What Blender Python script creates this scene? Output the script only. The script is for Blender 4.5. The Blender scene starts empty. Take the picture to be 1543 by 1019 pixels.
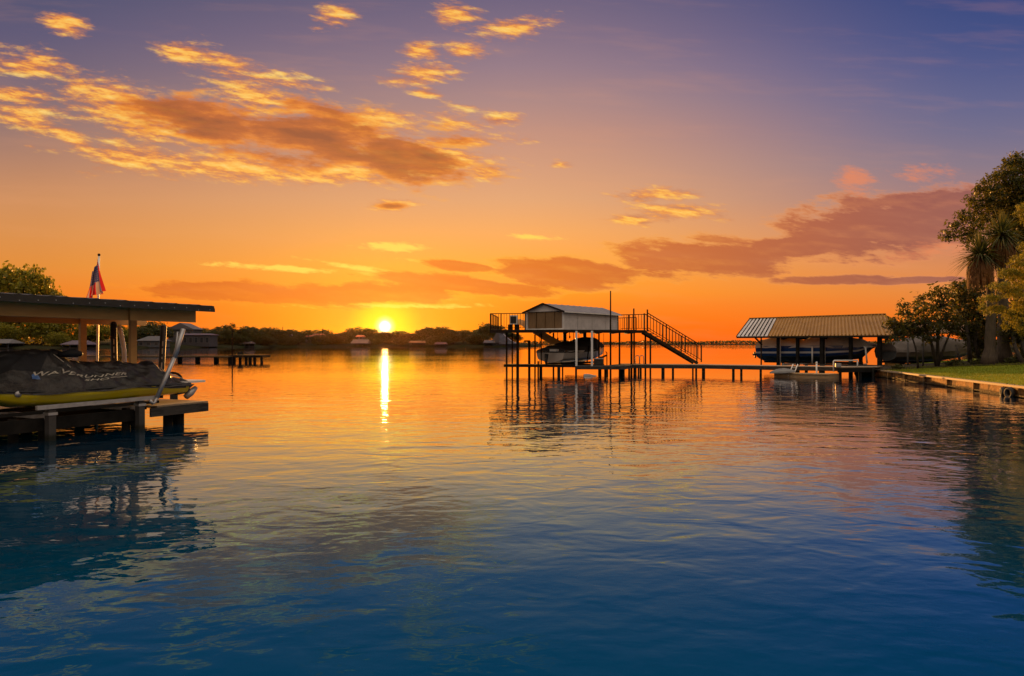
import bpy, bmesh, math, random
import numpy as np
from mathutils import Vector, Matrix

# ---------------------------------------------------------------- camera
SC = bpy.context.scene
COL = SC.collection
F, CX, HY, EYE = 1029.0, 771.5, 518.0, 1.8      # focal length, axis and horizon in photo pixels; eye height over the water
cam_data = bpy.data.cameras.new("camera")
cam = bpy.data.objects.new("camera", cam_data)
COL.objects.link(cam)
cam.location = (0, 0, EYE)
cam.rotation_euler = (math.radians(90), 0, 0)
cam_data.sensor_width = 36
cam_data.lens = 36 * F / 1543
cam_data.shift_y = 8.5 / 1543
cam_data.clip_start = 0.1
cam_data.clip_end = 20000
SC.camera = cam
SC.view_settings.view_transform = 'Standard'
SC.view_settings.look = 'None'
SC.view_settings.exposure = 1.0
SC.view_settings.gamma = 1
SC.cycles.use_denoising = True
SC.cycles.max_bounces = 8
SC.cycles.transparent_max_bounces = 8
SC.cycles.sample_clamp_indirect = 6
SC.cycles.sample_clamp_direct = 40
SC.cycles.caustics_reflective = False
SC.cycles.caustics_refractive = False

SUN_AZ = (580 - CX) / F            # x/y of the sun's direction
SUN_EL = (HY - 492) / F            # z/y of the sun's direction


def lin(c):
    out = []
    for v in c[:3]:
        v = v / 255.0
        out.append(v / 12.92 if v <= 0.04045 else ((v + 0.055) / 1.055) ** 2.4)
    return (*out, 1.0)


# ---------------------------------------------------------------- node helpers
class NT:
    def __init__(self, tree):
        self.t = tree

    def new(self, kind, **kw):
        n = self.t.nodes.new(kind)
        for k, v in kw.items():
            setattr(n, k, v)
        return n

    def put(self, sock, v):
        if isinstance(v, bpy.types.NodeSocket):
            self.t.links.new(v, sock)
        else:
            sock.default_value = v

    def m(self, op, *a, clamp=False):
        n = self.new('ShaderNodeMath', operation=op, use_clamp=clamp)
        for i, v in enumerate(a):
            self.put(n.inputs[i], v)
        return n.outputs[0]

    def step(self, v, lo, hi, a=0.0, b=1.0):
        n = self.new('ShaderNodeMapRange', interpolation_type='SMOOTHSTEP')
        for i, x in enumerate((v, lo, hi, a, b)):
            self.put(n.inputs[i], x)
        return n.outputs[0]

    def lerp(self, v, lo, hi, a=0.0, b=1.0):
        n = self.new('ShaderNodeMapRange')
        n.clamp = True
        for i, x in enumerate((v, lo, hi, a, b)):
            self.put(n.inputs[i], x)
        return n.outputs[0]

    def mix(self, f, a, b, blend='MIX'):
        n = self.new('ShaderNodeMix', data_type='RGBA', blend_type=blend)
        self.put(n.inputs[0], f)
        self.put(n.inputs[6], a)
        self.put(n.inputs[7], b)
        return n.outputs[2]

    def ramp(self, v, stops, interp='LINEAR'):
        n = self.new('ShaderNodeValToRGB')
        r = n.color_ramp
        r.interpolation = interp
        while len(r.elements) > 1:
            r.elements.remove(r.elements[-1])
        for i, (p, c) in enumerate(stops):
            e = r.elements[0] if i == 0 else r.elements.new(p)
            e.position = p
            e.color = c if len(c) == 4 else (*c, 1)
        self.put(n.inputs[0], v)
        return n.outputs[0]

    def vec(self, x, y, z=0.0):
        n = self.new('ShaderNodeCombineXYZ')
        for i, v in enumerate((x, y, z)):
            self.put(n.inputs[i], v)
        return n.outputs[0]

    def noise(self, vec, scale, detail=4, rough=0.55, dist=0.0, color=False):
        n = self.new('ShaderNodeTexNoise')
        self.put(n.inputs['Vector'], vec)
        n.inputs['Scale'].default_value = scale
        n.inputs['Detail'].default_value = detail
        n.inputs['Roughness'].default_value = rough
        n.inputs['Distortion'].default_value = dist
        return n.outputs['Color' if color else 'Fac']


# ---------------------------------------------------------------- the sky
world = bpy.data.worlds.new("World")
SC.world = world
world.use_nodes = True
wt = world.node_tree
wt.nodes.clear()
W_ = NT(wt)
gen = W_.new('ShaderNodeTexCoord').outputs['Generated']
sep = W_.new('ShaderNodeSeparateXYZ')
wt.links.new(gen, sep.inputs[0])
dx, dy, dz = sep.outputs
yy = W_.m('MAXIMUM', dy, 0.05)
az = W_.m('DIVIDE', dx, yy)          # slope of the direction to the right of north
el = W_.m('DIVIDE', dz, yy)          # slope of the direction above the horizon


def E(py):
    return (HY - py) / F


def A(px):
    return (px - CX) / F


def sky_ramp(stops):
    top = E(-60)
    st = [(max(0.0, E(p) / top), lin(c)) for p, c in stops]
    st.sort(key=lambda s: s[0])
    return W_.ramp(W_.m('DIVIDE', el, top), st)


left = sky_ramp([(518, (242, 105, 12)), (480, (242, 103, 8)), (440, (232, 120, 26)), (400, (222, 134, 48)), (350, (214, 138, 70)),
                 (300, (204, 138, 88)), (250, (182, 128, 98)), (200, (154, 116, 106)), (150, (128, 104, 112)), (100, (108, 93, 114)),
                 (50, (92, 84, 114)), (0, (80, 78, 110)), (-60, (66, 68, 106))])
mid = sky_ramp([(518, (255, 96, 4)), (490, (255, 104, 2)), (460, (255, 124, 4)), (440, (255, 142, 12)), (400, (254, 160, 48)), (350, (242, 164, 88)),
                (300, (222, 160, 112)), (250, (208, 151, 118)), (200, (192, 141, 122)), (150, (170, 132, 129)), (100, (148, 120, 132)),
                (50, (128, 107, 128)), (0, (110, 96, 123)), (-60, (86, 80, 118))])
right = sky_ramp([(518, (240, 100, 26)), (480, (236, 116, 32)), (440, (226, 130, 58)), (400, (214, 132, 82)), (350, (192, 128, 104)), (300, (162, 122, 121)),
                  (250, (136, 117, 132)), (200, (114, 107, 137)), (150, (96, 97, 138)), (100, (80, 86, 135)), (50, (64, 76, 130)),
                  (0, (54, 69, 125)), (-60, (46, 60, 116))])
sky = W_.mix(W_.lerp(az, A(60), A(760)), left, mid)
sky = W_.mix(W_.step(az, A(780), A(1500)), sky, right)

# the sun's glow
sx = W_.m('SUBTRACT', az, SUN_AZ)
sy = W_.m('SUBTRACT', el, SUN_EL)
d_wide = W_.m('SQRT', W_.m('ADD', W_.m('MULTIPLY', W_.m('MULTIPLY', sx, 0.55), W_.m('MULTIPLY', sx, 0.55)), W_.m('MULTIPLY', sy, sy)))
d_sun = W_.m('SQRT', W_.m('ADD', W_.m('MULTIPLY', sx, sx), W_.m('MULTIPLY', sy, sy)))
g1 = W_.step(d_wide, 0.0, 165 / F, 1.0, 0.0)
sky = W_.mix(W_.m('MULTIPLY', g1, 0.40), sky, lin((255, 190, 10)))
g2 = W_.step(d_sun, 4 / F, 66 / F, 1.0, 0.0)
sky = W_.mix(W_.m('MULTIPLY', g2, 0.92), sky, lin((255, 232, 20)))

# clouds: clusters with their own place in the sky, broken up by noise stretched along the horizon
def blob(px, py, rx, ry, tilt=0.0):
    u = W_.m('SUBTRACT', az, A(px))
    v = W_.m('SUBTRACT', el, E(py))
    c, s = math.cos(tilt), math.sin(tilt)
    a = W_.m('ADD', W_.m('MULTIPLY', u, c * F / rx), W_.m('MULTIPLY', v, -s * F / rx))
    b = W_.m('ADD', W_.m('MULTIPLY', u, s * F / ry), W_.m('MULTIPLY', v, c * F / ry))
    q = W_.m('SQRT', W_.m('ADD', W_.m('MULTIPLY', a, a), W_.m('MULTIPLY', b, b)))
    return W_.m('MAXIMUM', W_.m('SUBTRACT', 1.0, q), -1.0)


def cluster(blobs):
    d = None
    for b in blobs:
        q = blob(*b)
        d = q if d is None else W_.m('MAXIMUM', d, q)
    return d


def field(sx_, sy_, scale, detail, rough, shear=0.0, seed=0.0, down=0.0):
    e = W_.m('SUBTRACT', el, down) if down else el
    v = W_.vec(W_.m('MULTIPLY_ADD', W_.m('MULTIPLY', e, shear), 1.0, W_.m('MULTIPLY', az, sx_)), W_.m('MULTIPLY', e, sy_), seed)
    return W_.noise(v, scale, detail, rough)


n_lit = field(1.0, 3.0, 15.0, 7, 0.62, 1.9, 3.1)
n_low = field(1.0, 3.4, 13.0, 5, 0.55, 1.4, 7.7)
n_lit2 = field(1.0, 3.0, 15.0, 7, 0.62, 1.9, 3.1, 0.0065)
n_low2 = field(1.0, 3.4, 13.0, 5, 0.55, 1.4, 7.7, 0.007)
relief = W_.m('SUBTRACT', n_lit, n_lit2)
relief_low = W_.m('SUBTRACT', n_low, n_low2)
n_fine = field(1.0, 2.8, 75.0, 4, 0.62, 1.2, 1.3)

lit_d = cluster([
    (97, 35, 42, 15, .15), (508, 23, 36, 17, 0), (686, 22, 42, 20, .05), (782, 42, 62, 22, -.2), (632, 76, 36, 17, 0),
    (632, 110, 52, 20, 0), (697, 75, 34, 14, 0), (275, 82, 42, 20, .1), (338, 92, 52, 24, .3), (48, 96, 62, 26, .1),
    (45, 182, 70, 26, .4), (30, 142, 60, 18, 0), (190, 160, 130, 34, .3), (380, 150, 90, 30, .05), (190, 235, 80, 26, .05),
    (345, 252, 185, 27, .06), (520, 262, 170, 20, .03), (685, 190, 56, 28, 0), (735, 258, 52, 20, 0), (640, 245, 135, 34, .08), (235, 195, 120, 24, .2),
    (560, 185, 110, 26, .1), (985, 293, 62, 12, 0), (1022, 319, 72, 14, .04), (945, 331, 38, 9, 0), (430, 125, 70, 14, .15),
    (590, 309, 42, 11, 0), (700, 212, 90, 14, 0), (100, 205, 90, 14, .5), (845, 248, 20, 8, 0), (745, 180, 40, 10, 0), (640, 140, 24, 10, 0)])
lit_raw = W_.m('ADD', lit_d, W_.m('MULTIPLY', W_.m('SUBTRACT', n_lit, 0.5), 3.1))
lit_raw = W_.m('ADD', lit_raw, W_.m('MULTIPLY', W_.m('SUBTRACT', n_fine, 0.5), 1.1))
lit_raw = W_.m('ADD', lit_raw, 0.14)
lit_a = W_.step(lit_raw, -0.05, 1.0)
lit_k = W_.m('ADD', W_.lerp(lit_raw, 0.1, 1.5, 0.15, 0.62), W_.m('MULTIPLY', relief, 3.0))
lit_c = W_.ramp(lit_k, [(0.0, lin((188, 112, 78))), (0.30, lin((232, 142, 62))), (0.58, lin((255, 182, 70))), (0.85, lin((255, 200, 92))), (1.0, lin((255, 208, 112)))])
sky = W_.mix(W_.m('MULTIPLY', lit_a, 0.93), sky, lit_c)

# thin bright streaks close over the sun
st_d = cluster([(590, 461, 120, 4.5, 0), (565, 408, 90, 5, .16), (640, 424, 130, 5, .13), (440, 405, 90, 5, .06), (590, 372, 50, 6, .05), (640, 446, 45, 8, 0), (800, 357, 50, 5, .05), (700, 400, 70, 4, .1)])
st_raw = W_.m('ADD', st_d, W_.m('MULTIPLY', W_.m('SUBTRACT', n_lit, 0.5), 2.6))
st_raw = W_.m('ADD', W_.m('ADD', st_raw, 0.32), W_.m('MULTIPLY', W_.m('SUBTRACT', n_fine, 0.5), 1.6))
sky = W_.mix(W_.m('MULTIPLY', W_.step(st_raw, 0.1, 0.95), 0.8), sky, lin((255, 214, 84)))

# thick clouds seen from their shaded side
core_d = cluster([(490, 210, 230, 52, .13), (300, 180, 140, 30, .2), (600, 238, 120, 36, .1), (590, 311, 30, 6, 0), (640, 235, 60, 22, .1)])
core_raw = W_.m('ADD', core_d, W_.m('MULTIPLY', W_.m('SUBTRACT', n_low, 0.5), 2.6))
core_raw = W_.m('ADD', core_raw, W_.m('MULTIPLY', W_.m('SUBTRACT', n_fine, 0.5), 0.5))
core_raw = W_.m('ADD', core_raw, 0.16)
core_k = W_.m('SUBTRACT', W_.lerp(core_raw, 0.05, 1.25), W_.m('MULTIPLY', relief_low, 2.0))
core_c = W_.ramp(core_k, [(0.0, lin((246, 164, 56))), (0.25, lin((228, 128, 36))), (0.5, lin((190, 98, 34))), (1.0, lin((152, 78, 36)))])
sky = W_.mix(W_.m('MULTIPLY', W_.step(core_raw, 0.0, 0.62), 0.93), sky, core_c)

low_d = cluster([(370, 441, 170, 17, .03), (560, 443, 140, 20, 0), (700, 428, 150, 14, .1), (850, 412, 120, 27, .04), (690, 400, 60, 9, .1),
                 (1060, 389, 150, 32, -.02), (1200, 372, 90, 18, -.05), (1335, 340, 165, 50, -.1), (1440, 318, 110, 34, -.1), (1250, 422, 90, 8, -.02), (1390, 422, 80, 6, -.05)])
low_raw = W_.m('ADD', low_d, W_.m('MULTIPLY', W_.m('SUBTRACT', n_low, 0.5), 1.7))
low_raw = W_.m('ADD', low_raw, W_.m('MULTIPLY', W_.m('SUBTRACT', n_fine, 0.5), 0.55))
low_raw = W_.m('ADD', low_raw, 0.2)
low_c = W_.ramp(W_.lerp(az, A(300), A(1480)), [(0.0, lin((212, 96, 16))), (0.25, lin((230, 108, 8))), (0.45, lin((214, 102, 18))), (0.62, lin((196, 98, 44))), (0.85, lin((164, 88, 68))), (1.0, lin((146, 84, 78)))])
rim_c = W_.ramp(W_.lerp(az, A(300), A(1480)), [(0.0, lin((246, 140, 24))), (0.4, lin((255, 172, 40))), (0.7, lin((240, 150, 70))), (1.0, lin((224, 138, 96)))])
sky = W_.mix(W_.m('MULTIPLY', W_.step(low_raw, 0.0, 0.42), 0.95), sky, W_.mix(W_.m('SUBTRACT', W_.step(low_raw, 0.05, 0.5), W_.m('MULTIPLY', relief_low, 1.0), clamp=True), rim_c, low_c))
# faint pink wisps, upper right
pk_d = cluster([(1385, 258, 56, 22, .05), (1285, 268, 40, 30, .6), (1400, 380, 90, 16, -.1)])
pk_raw = W_.m('ADD', pk_d, W_.m('MULTIPLY', W_.m('SUBTRACT', n_lit, 0.5), 2.8))
pk_raw = W_.m('ADD', pk_raw, W_.m('MULTIPLY', W_.m('SUBTRACT', n_fine, 0.5), 1.4))
sky = W_.mix(W_.m('MULTIPLY', W_.step(pk_raw, 0.05, 1.1), 0.75), sky, lin((232, 132, 84)))
# high thin veil
veil = W_.m('MULTIPLY', W_.step(field(0.6, 4.0, 7.0, 4, 0.6, 1.6, 5.0), 0.48, 0.75), 0.09)
sky = W_.mix(veil, sky, lin((236, 160, 110)))

# the disc itself, burning out
disc = W_.step(d_sun, 3.0 / F, 19.0 / F, 1.0, 0.0)
disc2 = W_.step(d_sun, 2.0 / F, 11.0 / F, 1.0, 0.0)
sky = W_.mix(disc, sky, (1.2, 1.05, 0.55, 1))
hot = W_.new('ShaderNodeVectorMath', operation='SCALE')
hot.inputs[0].default_value = (6.0, 4.6, 1.6)
wt.links.new(disc2, hot.inputs['Scale'])
addh = W_.new('ShaderNodeVectorMath', operation='ADD')
wt.links.new(sky, addh.inputs[0])
wt.links.new(hot.outputs[0], addh.inputs[1])
sky = addh.outputs[0]

# the rest of the dome: unseen fill light added overhead and behind the viewer
BACK_FILL = W_.ramp(W_.m('MAXIMUM', dz, 0.0), [(0.0, (0.34, 0.20, 0.11, 1)), (0.25, (0.36, 0.25, 0.17, 1)), (0.6, (0.72, 0.58, 0.44, 1)), (1.0, (1.6, 1.32, 1.0, 1))])
sky = W_.mix(W_.step(dy, 0.42, 0.72), BACK_FILL, sky)

nis = W_.new('ShaderNodeTexSky', sky_type='NISHITA')
nis.sun_disc = False
nis.sun_elevation = math.radians(3.0)
nis.sun_rotation = math.atan2(SUN_AZ, 1.0)
bg1 = W_.new('ShaderNodeBackground')
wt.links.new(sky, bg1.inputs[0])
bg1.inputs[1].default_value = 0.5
bg2 = W_.new('ShaderNodeBackground')
wt.links.new(nis.outputs[0], bg2.inputs[0])
bg2.inputs[1].default_value = 0.004
adds = W_.new('ShaderNodeAddShader')
wt.links.new(bg1.outputs[0], adds.inputs[0])
wt.links.new(bg2.outputs[0], adds.inputs[1])
wo = W_.new('ShaderNodeOutputWorld')
wt.links.new(adds.outputs[0], wo.inputs[0])
world.cycles.sampling_method = 'MANUAL'
world.cycles.sample_map_resolution = 1024

# ---------------------------------------------------------------- the sun
sun_l = bpy.data.lights.new("sun", 'SUN')
sun_l.energy = 3.8
sun_l.angle = math.radians(0.5)
sun_l.color = (1.0, 0.44, 0.10)
sun_o = bpy.data.objects.new("sun", sun_l)
COL.objects.link(sun_o)
sun_dir = Vector((SUN_AZ, 1.0, math.tan(math.radians(3.0)))).normalized()
sun_o.location = sun_dir * 500
sun_o.rotation_euler = sun_dir.to_track_quat('Z', 'Y').to_euler()

# ---------------------------------------------------------------- materials
MATS = {}


def principled(name, base, rough=0.6, spec=0.5, metal=0.0, noise=None, bump=None, streak=None, trans=0.0, coat=0.0):
    """Principled material; noise = (scale, second colour, amount[, axis stretch]); bump = (scale, strength, distance)."""
    if name in MATS:
        return MATS[name]
    m = bpy.data.materials.new(name)
    m.use_nodes = True
    t = m.node_tree
    t.nodes.clear()
    n = NT(t)
    out = n.new('ShaderNodeOutputMaterial')
    p = n.new('ShaderNodeBsdfPrincipled')
    t.links.new(p.outputs[0], out.inputs[0])
    obj = n.new('ShaderNodeTexCoord').outputs['Object']
    col = (*base[:3], 1.0)
    if noise:
        st = noise[3] if len(noise) > 3 else (1, 1, 1)
        mp = n.new('ShaderNodeMapping')
        t.links.new(obj, mp.inputs[0])
        mp.inputs['Scale'].default_value = st
        f = n.noise(mp.outputs[0], noise[0], 5, 0.6)
        col = n.mix(n.m('MULTIPLY', n.step(f, 0.35, 0.68), noise[2]), col, (*noise[1][:3], 1.0))
    if name in ('wet_piling', 'stained_concrete'):
        sz = n.new('ShaderNodeSeparateXYZ')
        t.links.new(obj, sz.inputs[0])
        hz_ = n.m('ADD', sz.outputs[2], n.m('MULTIPLY', n.noise(obj, 4.0, 3), 0.14))
        col = n.mix(n.step(hz_, 0.12, 0.24, 0.85, 0.0), col, (0.012, 0.014, 0.008, 1))
    n.put(p.inputs['Base Color'], col)
    p.inputs['Roughness'].default_value = rough
    p.inputs['Specular IOR Level'].default_value = spec
    p.inputs['Metallic'].default_value = metal
    p.inputs['Coat Weight'].default_value = coat
    if bump:
        b = n.new('ShaderNodeBump')
        t.links.new(n.noise(obj, bump[0], 4, 0.6), b.inputs['Height'])
        b.inputs['Strength'].default_value = bump[1]
        b.inputs['Distance'].default_value = bump[2]
        t.links.new(b.outputs[0], p.inputs['Normal'])
    MATS[name] = m
    return m


def foliage(name, dark, light, trans=0.5, warm=None):
    """Leaves: a colour per leaf between two greens, light passing through."""
    m = bpy.data.materials.new(name)
    m.use_nodes = True
    t = m.node_tree
    t.nodes.clear()
    n = NT(t)
    out = n.new('ShaderNodeOutputMaterial')
    geo = n.new('ShaderNodeNewGeometry')
    r = geo.outputs['Random Per Island']
    obj = n.new('ShaderNodeTexCoord').outputs['Object']
    patch = n.noise(obj, 0.9, 3, 0.5)
    f = n.m('ADD', n.m('MULTIPLY', r, 0.6), n.m('MULTIPLY', n.step(patch, 0.38, 0.62), 0.4))
    stops = [(0.0, (*dark, 1)), (0.75, (*light, 1))]
    if warm:
        stops.append((1.0, (*warm, 1)))
    c = n.ramp(f, stops)
    p = n.new('ShaderNodeBsdfPrincipled')
    n.put(p.inputs['Base Color'], c)
    p.inputs['Roughness'].default_value = 0.5
    p.inputs['Specular IOR Level'].default_value = 0.3
    tr = n.new('ShaderNodeBsdfTranslucent')
    tc = n.mix(0.5, c, (0.30, 0.26, 0.03, 1))
    n.put(tr.inputs[0], tc)
    mx = n.new('ShaderNodeMixShader')
    mx.inputs[0].default_value = trans
    t.links.new(p.outputs[0], mx.inputs[1])
    t.links.new(tr.outputs[0], mx.inputs[2])
    t.links.new(mx.outputs[0], out.inputs[0])
    MATS[name] = m
    return m


# ---------------------------------------------------------------- the lake
def make_water_material():
    m = bpy.data.materials.new("lake_water")
    m.use_nodes = True
    t = m.node_tree
    t.nodes.clear()
    n = NT(t)
    out = n.new('ShaderNodeOutputMaterial')
    body = n.new('ShaderNodeBsdfDiffuse')
    body.inputs[0].default_value = (0.0003, 0.048, 0.116, 1)
    gl = n.new('ShaderNodeBsdfGlossy')
    gl.inputs['Roughness'].default_value = 0.014
    gl.inputs[0].default_value = (1, 1, 1, 1)
    fr = n.new('ShaderNodeFresnel')
    fr.inputs[0].default_value = 1.333
    mx = n.new('ShaderNodeMixShader')
    crv = n.new('ShaderNodeFloatCurve')
    cm = crv.mapping.curves[0]
    cm.points[0].location = (0.0, 0.0)
    cm.points[1].location = (1.0, 1.0)
    for q in ((0.05, 0.09), (0.12, 0.21), (0.25, 0.58), (0.42, 0.84), (0.62, 0.94)):
        cm.points.new(*q)
    crv.mapping.update()
    t.links.new(fr.outputs[0], crv.inputs['Value'])
    t.links.new(crv.outputs[0], mx.inputs[0])
    n.put(gl.inputs[0], n.ramp(fr.outputs[0], [(0.04, (0.06, 0.28, 0.90, 1)), (0.12, (0.17, 0.40, 0.95, 1)), (0.23, (0.34, 0.62, 1.0, 1)), (0.40, (0.74, 0.90, 1.0, 1)), (0.62, (1.0, 0.96, 0.96, 1))]))
    t.links.new(body.outputs[0], mx.inputs[1])
    t.links.new(gl.outputs[0], mx.inputs[2])
    t.links.new(mx.outputs[0], out.inputs[0])
    pos = n.new('ShaderNodeNewGeometry').outputs['Position']

    def layer(sx, sy, rot, scale, detail, rough, dist=0.0):
        mp = n.new('ShaderNodeMapping')
        t.links.new(pos, mp.inputs[0])
        mp.inputs['Rotation'].default_value = (0, 0, math.radians(rot))
        mp.inputs['Scale'].default_value = (sx, sy, 1)
        return n.noise(mp.outputs[0], scale, detail, rough, dist)

    big = layer(0.70, 1.0, 12, 0.75, 2, 0.45, 0.3)
    mid_ = layer(0.70, 1.0, -9, 2.1, 2, 0.5, 0.4)
    fine = layer(0.7, 1.0, 5, 8.0, 2, 0.5, 0.3)
    calm = n.step(layer(0.35, 1.0, 8, 0.06, 2, 0.5), 0.35, 0.65, 0.55, 1.1)
    h = n.m('ADD', n.m('MULTIPLY', big, 0.028), n.m('ADD', n.m('MULTIPLY', mid_, 0.021), n.m('MULTIPLY', fine, 0.0032)))
    spos = n.new('ShaderNodeSeparateXYZ')
    t.links.new(pos, spos.inputs[0])
    calm = n.m('MULTIPLY', calm, n.step(spos.outputs[1], 7.0, 40.0, 1.0, 0.42))
    h = n.m('MULTIPLY', h, calm)
    b = n.new('ShaderNodeBump')
    b.inputs['Strength'].default_value = 1.0
    b.inputs['Distance'].default_value = 1.0
    t.links.new(h, b.inputs['Height'])
    t.links.new(b.outputs[0], gl.inputs['Normal'])
    t.links.new(b.outputs[0], fr.inputs['Normal'])
    return m


def plain_mesh(name, verts, faces, mat, kind=None, smooth=False):
    me = bpy.data.meshes.new(name)
    me.from_pydata([tuple(v) for v in verts], [], [tuple(f) for f in faces])
    me.materials.append(mat)
    if smooth:
        me.polygons.foreach_set("use_smooth", [True] * len(me.polygons))
    me.update()
    o = bpy.data.objects.new(name, me)
    COL.objects.link(o)
    if kind:
        o["kind"] = kind
    return o


water = plain_mesh("lake_water", [(-6000, -60, 0), (6000, -60, 0), (6000, 9000, 0), (-6000, 9000, 0)], [(0, 1, 2, 3)], make_water_material(), "structure")

# ---------------------------------------------------------------- building helpers
def ray(px, d, z=None, py=None):
    """Point in the direction px at depth d; height z, or the height seen at py."""
    x = (px - CX) / F * d
    if z is None:
        z = EYE + (HY - py) / F * d
    return Vector((x, d, z))


class MB:
    """Collects shapes (in world coordinates) for one mesh object."""

    def __init__(self):
        self.v, self.f = [], []

    def add(self, verts, faces):
        k = len(self.v)
        self.v += [tuple(p) for p in verts]
        self.f += [tuple(i + k for i in q) for q in faces]
        return self

    def hexa(self, p):
        """Eight corners: four of the bottom, then four of the top."""
        return self.add(p, [(3, 2, 1, 0), (4, 5, 6, 7), (0, 1, 5, 4), (1, 2, 6, 5), (2, 3, 7, 6), (3, 0, 4, 7)])

    def box(self, c, s, rot=0.0):
        cx, cy, cz = c
        a, b, h = s[0] / 2, s[1] / 2, s[2] / 2
        co, si = math.cos(rot), math.sin(rot)
        q = [(cx + x * co - y * si, cy + x * si + y * co) for x, y in ((-a, -b), (a, -b), (a, b), (-a, b))]
        return self.hexa([(*p, cz - h) for p in q] + [(*p, cz + h) for p in q])

    def slab(self, poly, z0, z1):
        """Upright prism over a polygon; z0 and z1 may be lists."""
        n = len(poly)
        a = z0 if isinstance(z0, (list, tuple)) else [z0] * n
        b = z1 if isinstance(z1, (list, tuple)) else [z1] * n
        vs = [(p[0], p[1], a[i]) for i, p in enumerate(poly)] + [(p[0], p[1], b[i]) for i, p in enumerate(poly)]
        fs = [tuple(range(n - 1, -1, -1)), tuple(range(n, 2 * n))] + [(i, (i + 1) % n, n + (i + 1) % n, n + i) for i in range(n)]
        return self.add(vs, fs)

    def beam(self, p, q, w, h, up=(0, 0, 1)):
        """Rectangular bar from p to q, w across, h along up."""
        p, q, up = Vector(p), Vector(q), Vector(up)
        d = (q - p).normalized()
        s = d.cross(up)
        if s.length < 1e-4:
            s = d.cross(Vector((1, 0, 0)))
        s.normalize()
        u = s.cross(d).normalized()
        c = [(-w / 2, -h / 2), (w / 2, -h / 2), (w / 2, h / 2), (-w / 2, h / 2)]
        return self.hexa([p + s * a + u * b for a, b in c] + [q + s * a + u * b for a, b in c])

    def tube(self, pts, r, n=8, caps=True):
        """Round bar along points; r a number or one per point."""
        pts = [Vector(p) for p in pts]
        rr = r if isinstance(r, (list, tuple)) else [r] * len(pts)
        rings, ref = [], None
        for i, p in enumerate(pts):
            d = (pts[min(i + 1, len(pts) - 1)] - pts[max(i - 1, 0)]).normalized()
            if ref is None:
                ref = d.cross(Vector((0, 0, 1)))
                if ref.length < 0.05:
                    ref = d.cross(Vector((1, 0, 0)))
            s = (ref - d * ref.dot(d)).normalized()
            ref = s
            u = d.cross(s)
            rings.append([p + (s * math.cos(2 * math.pi * k / n) + u * math.sin(2 * math.pi * k / n)) * rr[i] for k in range(n)])
        self.loft(rings, True, caps)
        return self

    def loft(self, rings, closed=True, caps=False):
        n = len(rings[0])
        vs = [p for r in rings for p in r]
        fs = []
        for i in range(len(rings) - 1):
            for k in range(n if closed else n - 1):
                a, b = i * n + k, i * n + (k + 1) % n
                fs.append((a, b, b + n, a + n))
        if caps:
            fs.append(tuple(range(n - 1, -1, -1)))
            fs.append(tuple((len(rings) - 1) * n + k for k in range(n)))
        return self.add(vs, fs)

    def ball(self, c, r, n=10, m=6):
        rx, ry, rz = r if isinstance(r, (list, tuple)) else (r, r, r)
        rings = []
        for i in range(m + 1):
            t = math.pi * i / m
            rings.append([(c[0] + rx * math.sin(t) * math.cos(2 * math.pi * k / n), c[1] + ry * math.sin(t) * math.sin(2 * math.pi * k / n), c[2] - rz * math.cos(t)) for k in range(n)])
        return self.loft(rings)

    def build(self, name, mat, parent=None, smooth=False, base=None):
        root = parent
        while root is not None and root.parent is not None:
            root = root.parent
        org = Vector(root.location) if root is not None else Vector(base or (0, 0, 0))
        me = bpy.data.meshes.new(name)
        me.from_pydata([(p[0] - org[0], p[1] - org[1], p[2] - org[2]) for p in self.v], [], self.f)
        me.materials.append(mat)
        if smooth:
            me.polygons.foreach_set("use_smooth", [True] * len(me.polygons))
        me.update()
        o = bpy.data.objects.new(name, me)
        COL.objects.link(o)
        if parent is not None:
            o.parent = parent
        elif base is not None:
            o.location = base
        return o


def tag(o, label, cat, group=None):
    o["label"] = label
    o["category"] = cat
    if group:
        o["group"] = group
    return o


def thing(name, label, cat, loc, group=None):
    o = bpy.data.objects.new(name, None)
    o.empty_display_size = 0.3
    o.location = loc
    COL.objects.link(o)
    return tag(o, label, cat, group)


def dup(root, loc, label, group=None, rotz=0.0, scale=1.0):
    r = root.copy()
    COL.objects.link(r)
    r.location = loc
    r.rotation_euler = (0, 0, rotz)
    r.scale = (scale, scale, scale) if not isinstance(scale, tuple) else scale
    r["label"] = label
    if group:
        r["group"] = group
    for ch in list(root.children):
        c = ch.copy()
        COL.objects.link(c)
        c.parent = r
        for g in list(ch.children):
            d = g.copy()
            COL.objects.link(d)
            d.parent = c
    return r


# ---------------------------------------------------------------- colours of things
M_TIMBER = principled("weathered_timber", (0.060, 0.054, 0.052), 0.85, 0.15, noise=(3.0, (0.020, 0.019, 0.020), 0.9, (1, 1, 6)), bump=(18, 0.4, 0.01))
M_PILE = principled("wet_piling", (0.075, 0.068, 0.068), 0.8, 0.2, noise=(2.5, (0.05, 0.05, 0.05), 0.9, (1, 1, 1.2)), bump=(14, 0.5, 0.01))
M_DECK = principled("deck_boards", (0.26, 0.19, 0.13), 0.7, noise=(2.0, (0.22, 0.17, 0.13), 0.8, (1, 5, 1)), bump=(12, 0.3, 0.01))
M_DARKWOOD = principled("dark_timber", (0.022, 0.020, 0.019), 0.9, 0.06, noise=(3.0, (0.01, 0.01, 0.01), 0.8), bump=(16, 0.4, 0.01))
M_TAN = principled("tan_painted_timber", (0.64, 0.36, 0.12), 0.6, noise=(1.6, (0.50, 0.28, 0.09), 0.7, (1, 1, 4)), bump=(10, 0.15, 0.005))
M_ROOFDARK = principled("dark_metal_roof", (0.014, 0.012, 0.012), 0.5, 0.4, noise=(4.0, (0.03, 0.024, 0.022), 0.5))
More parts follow.
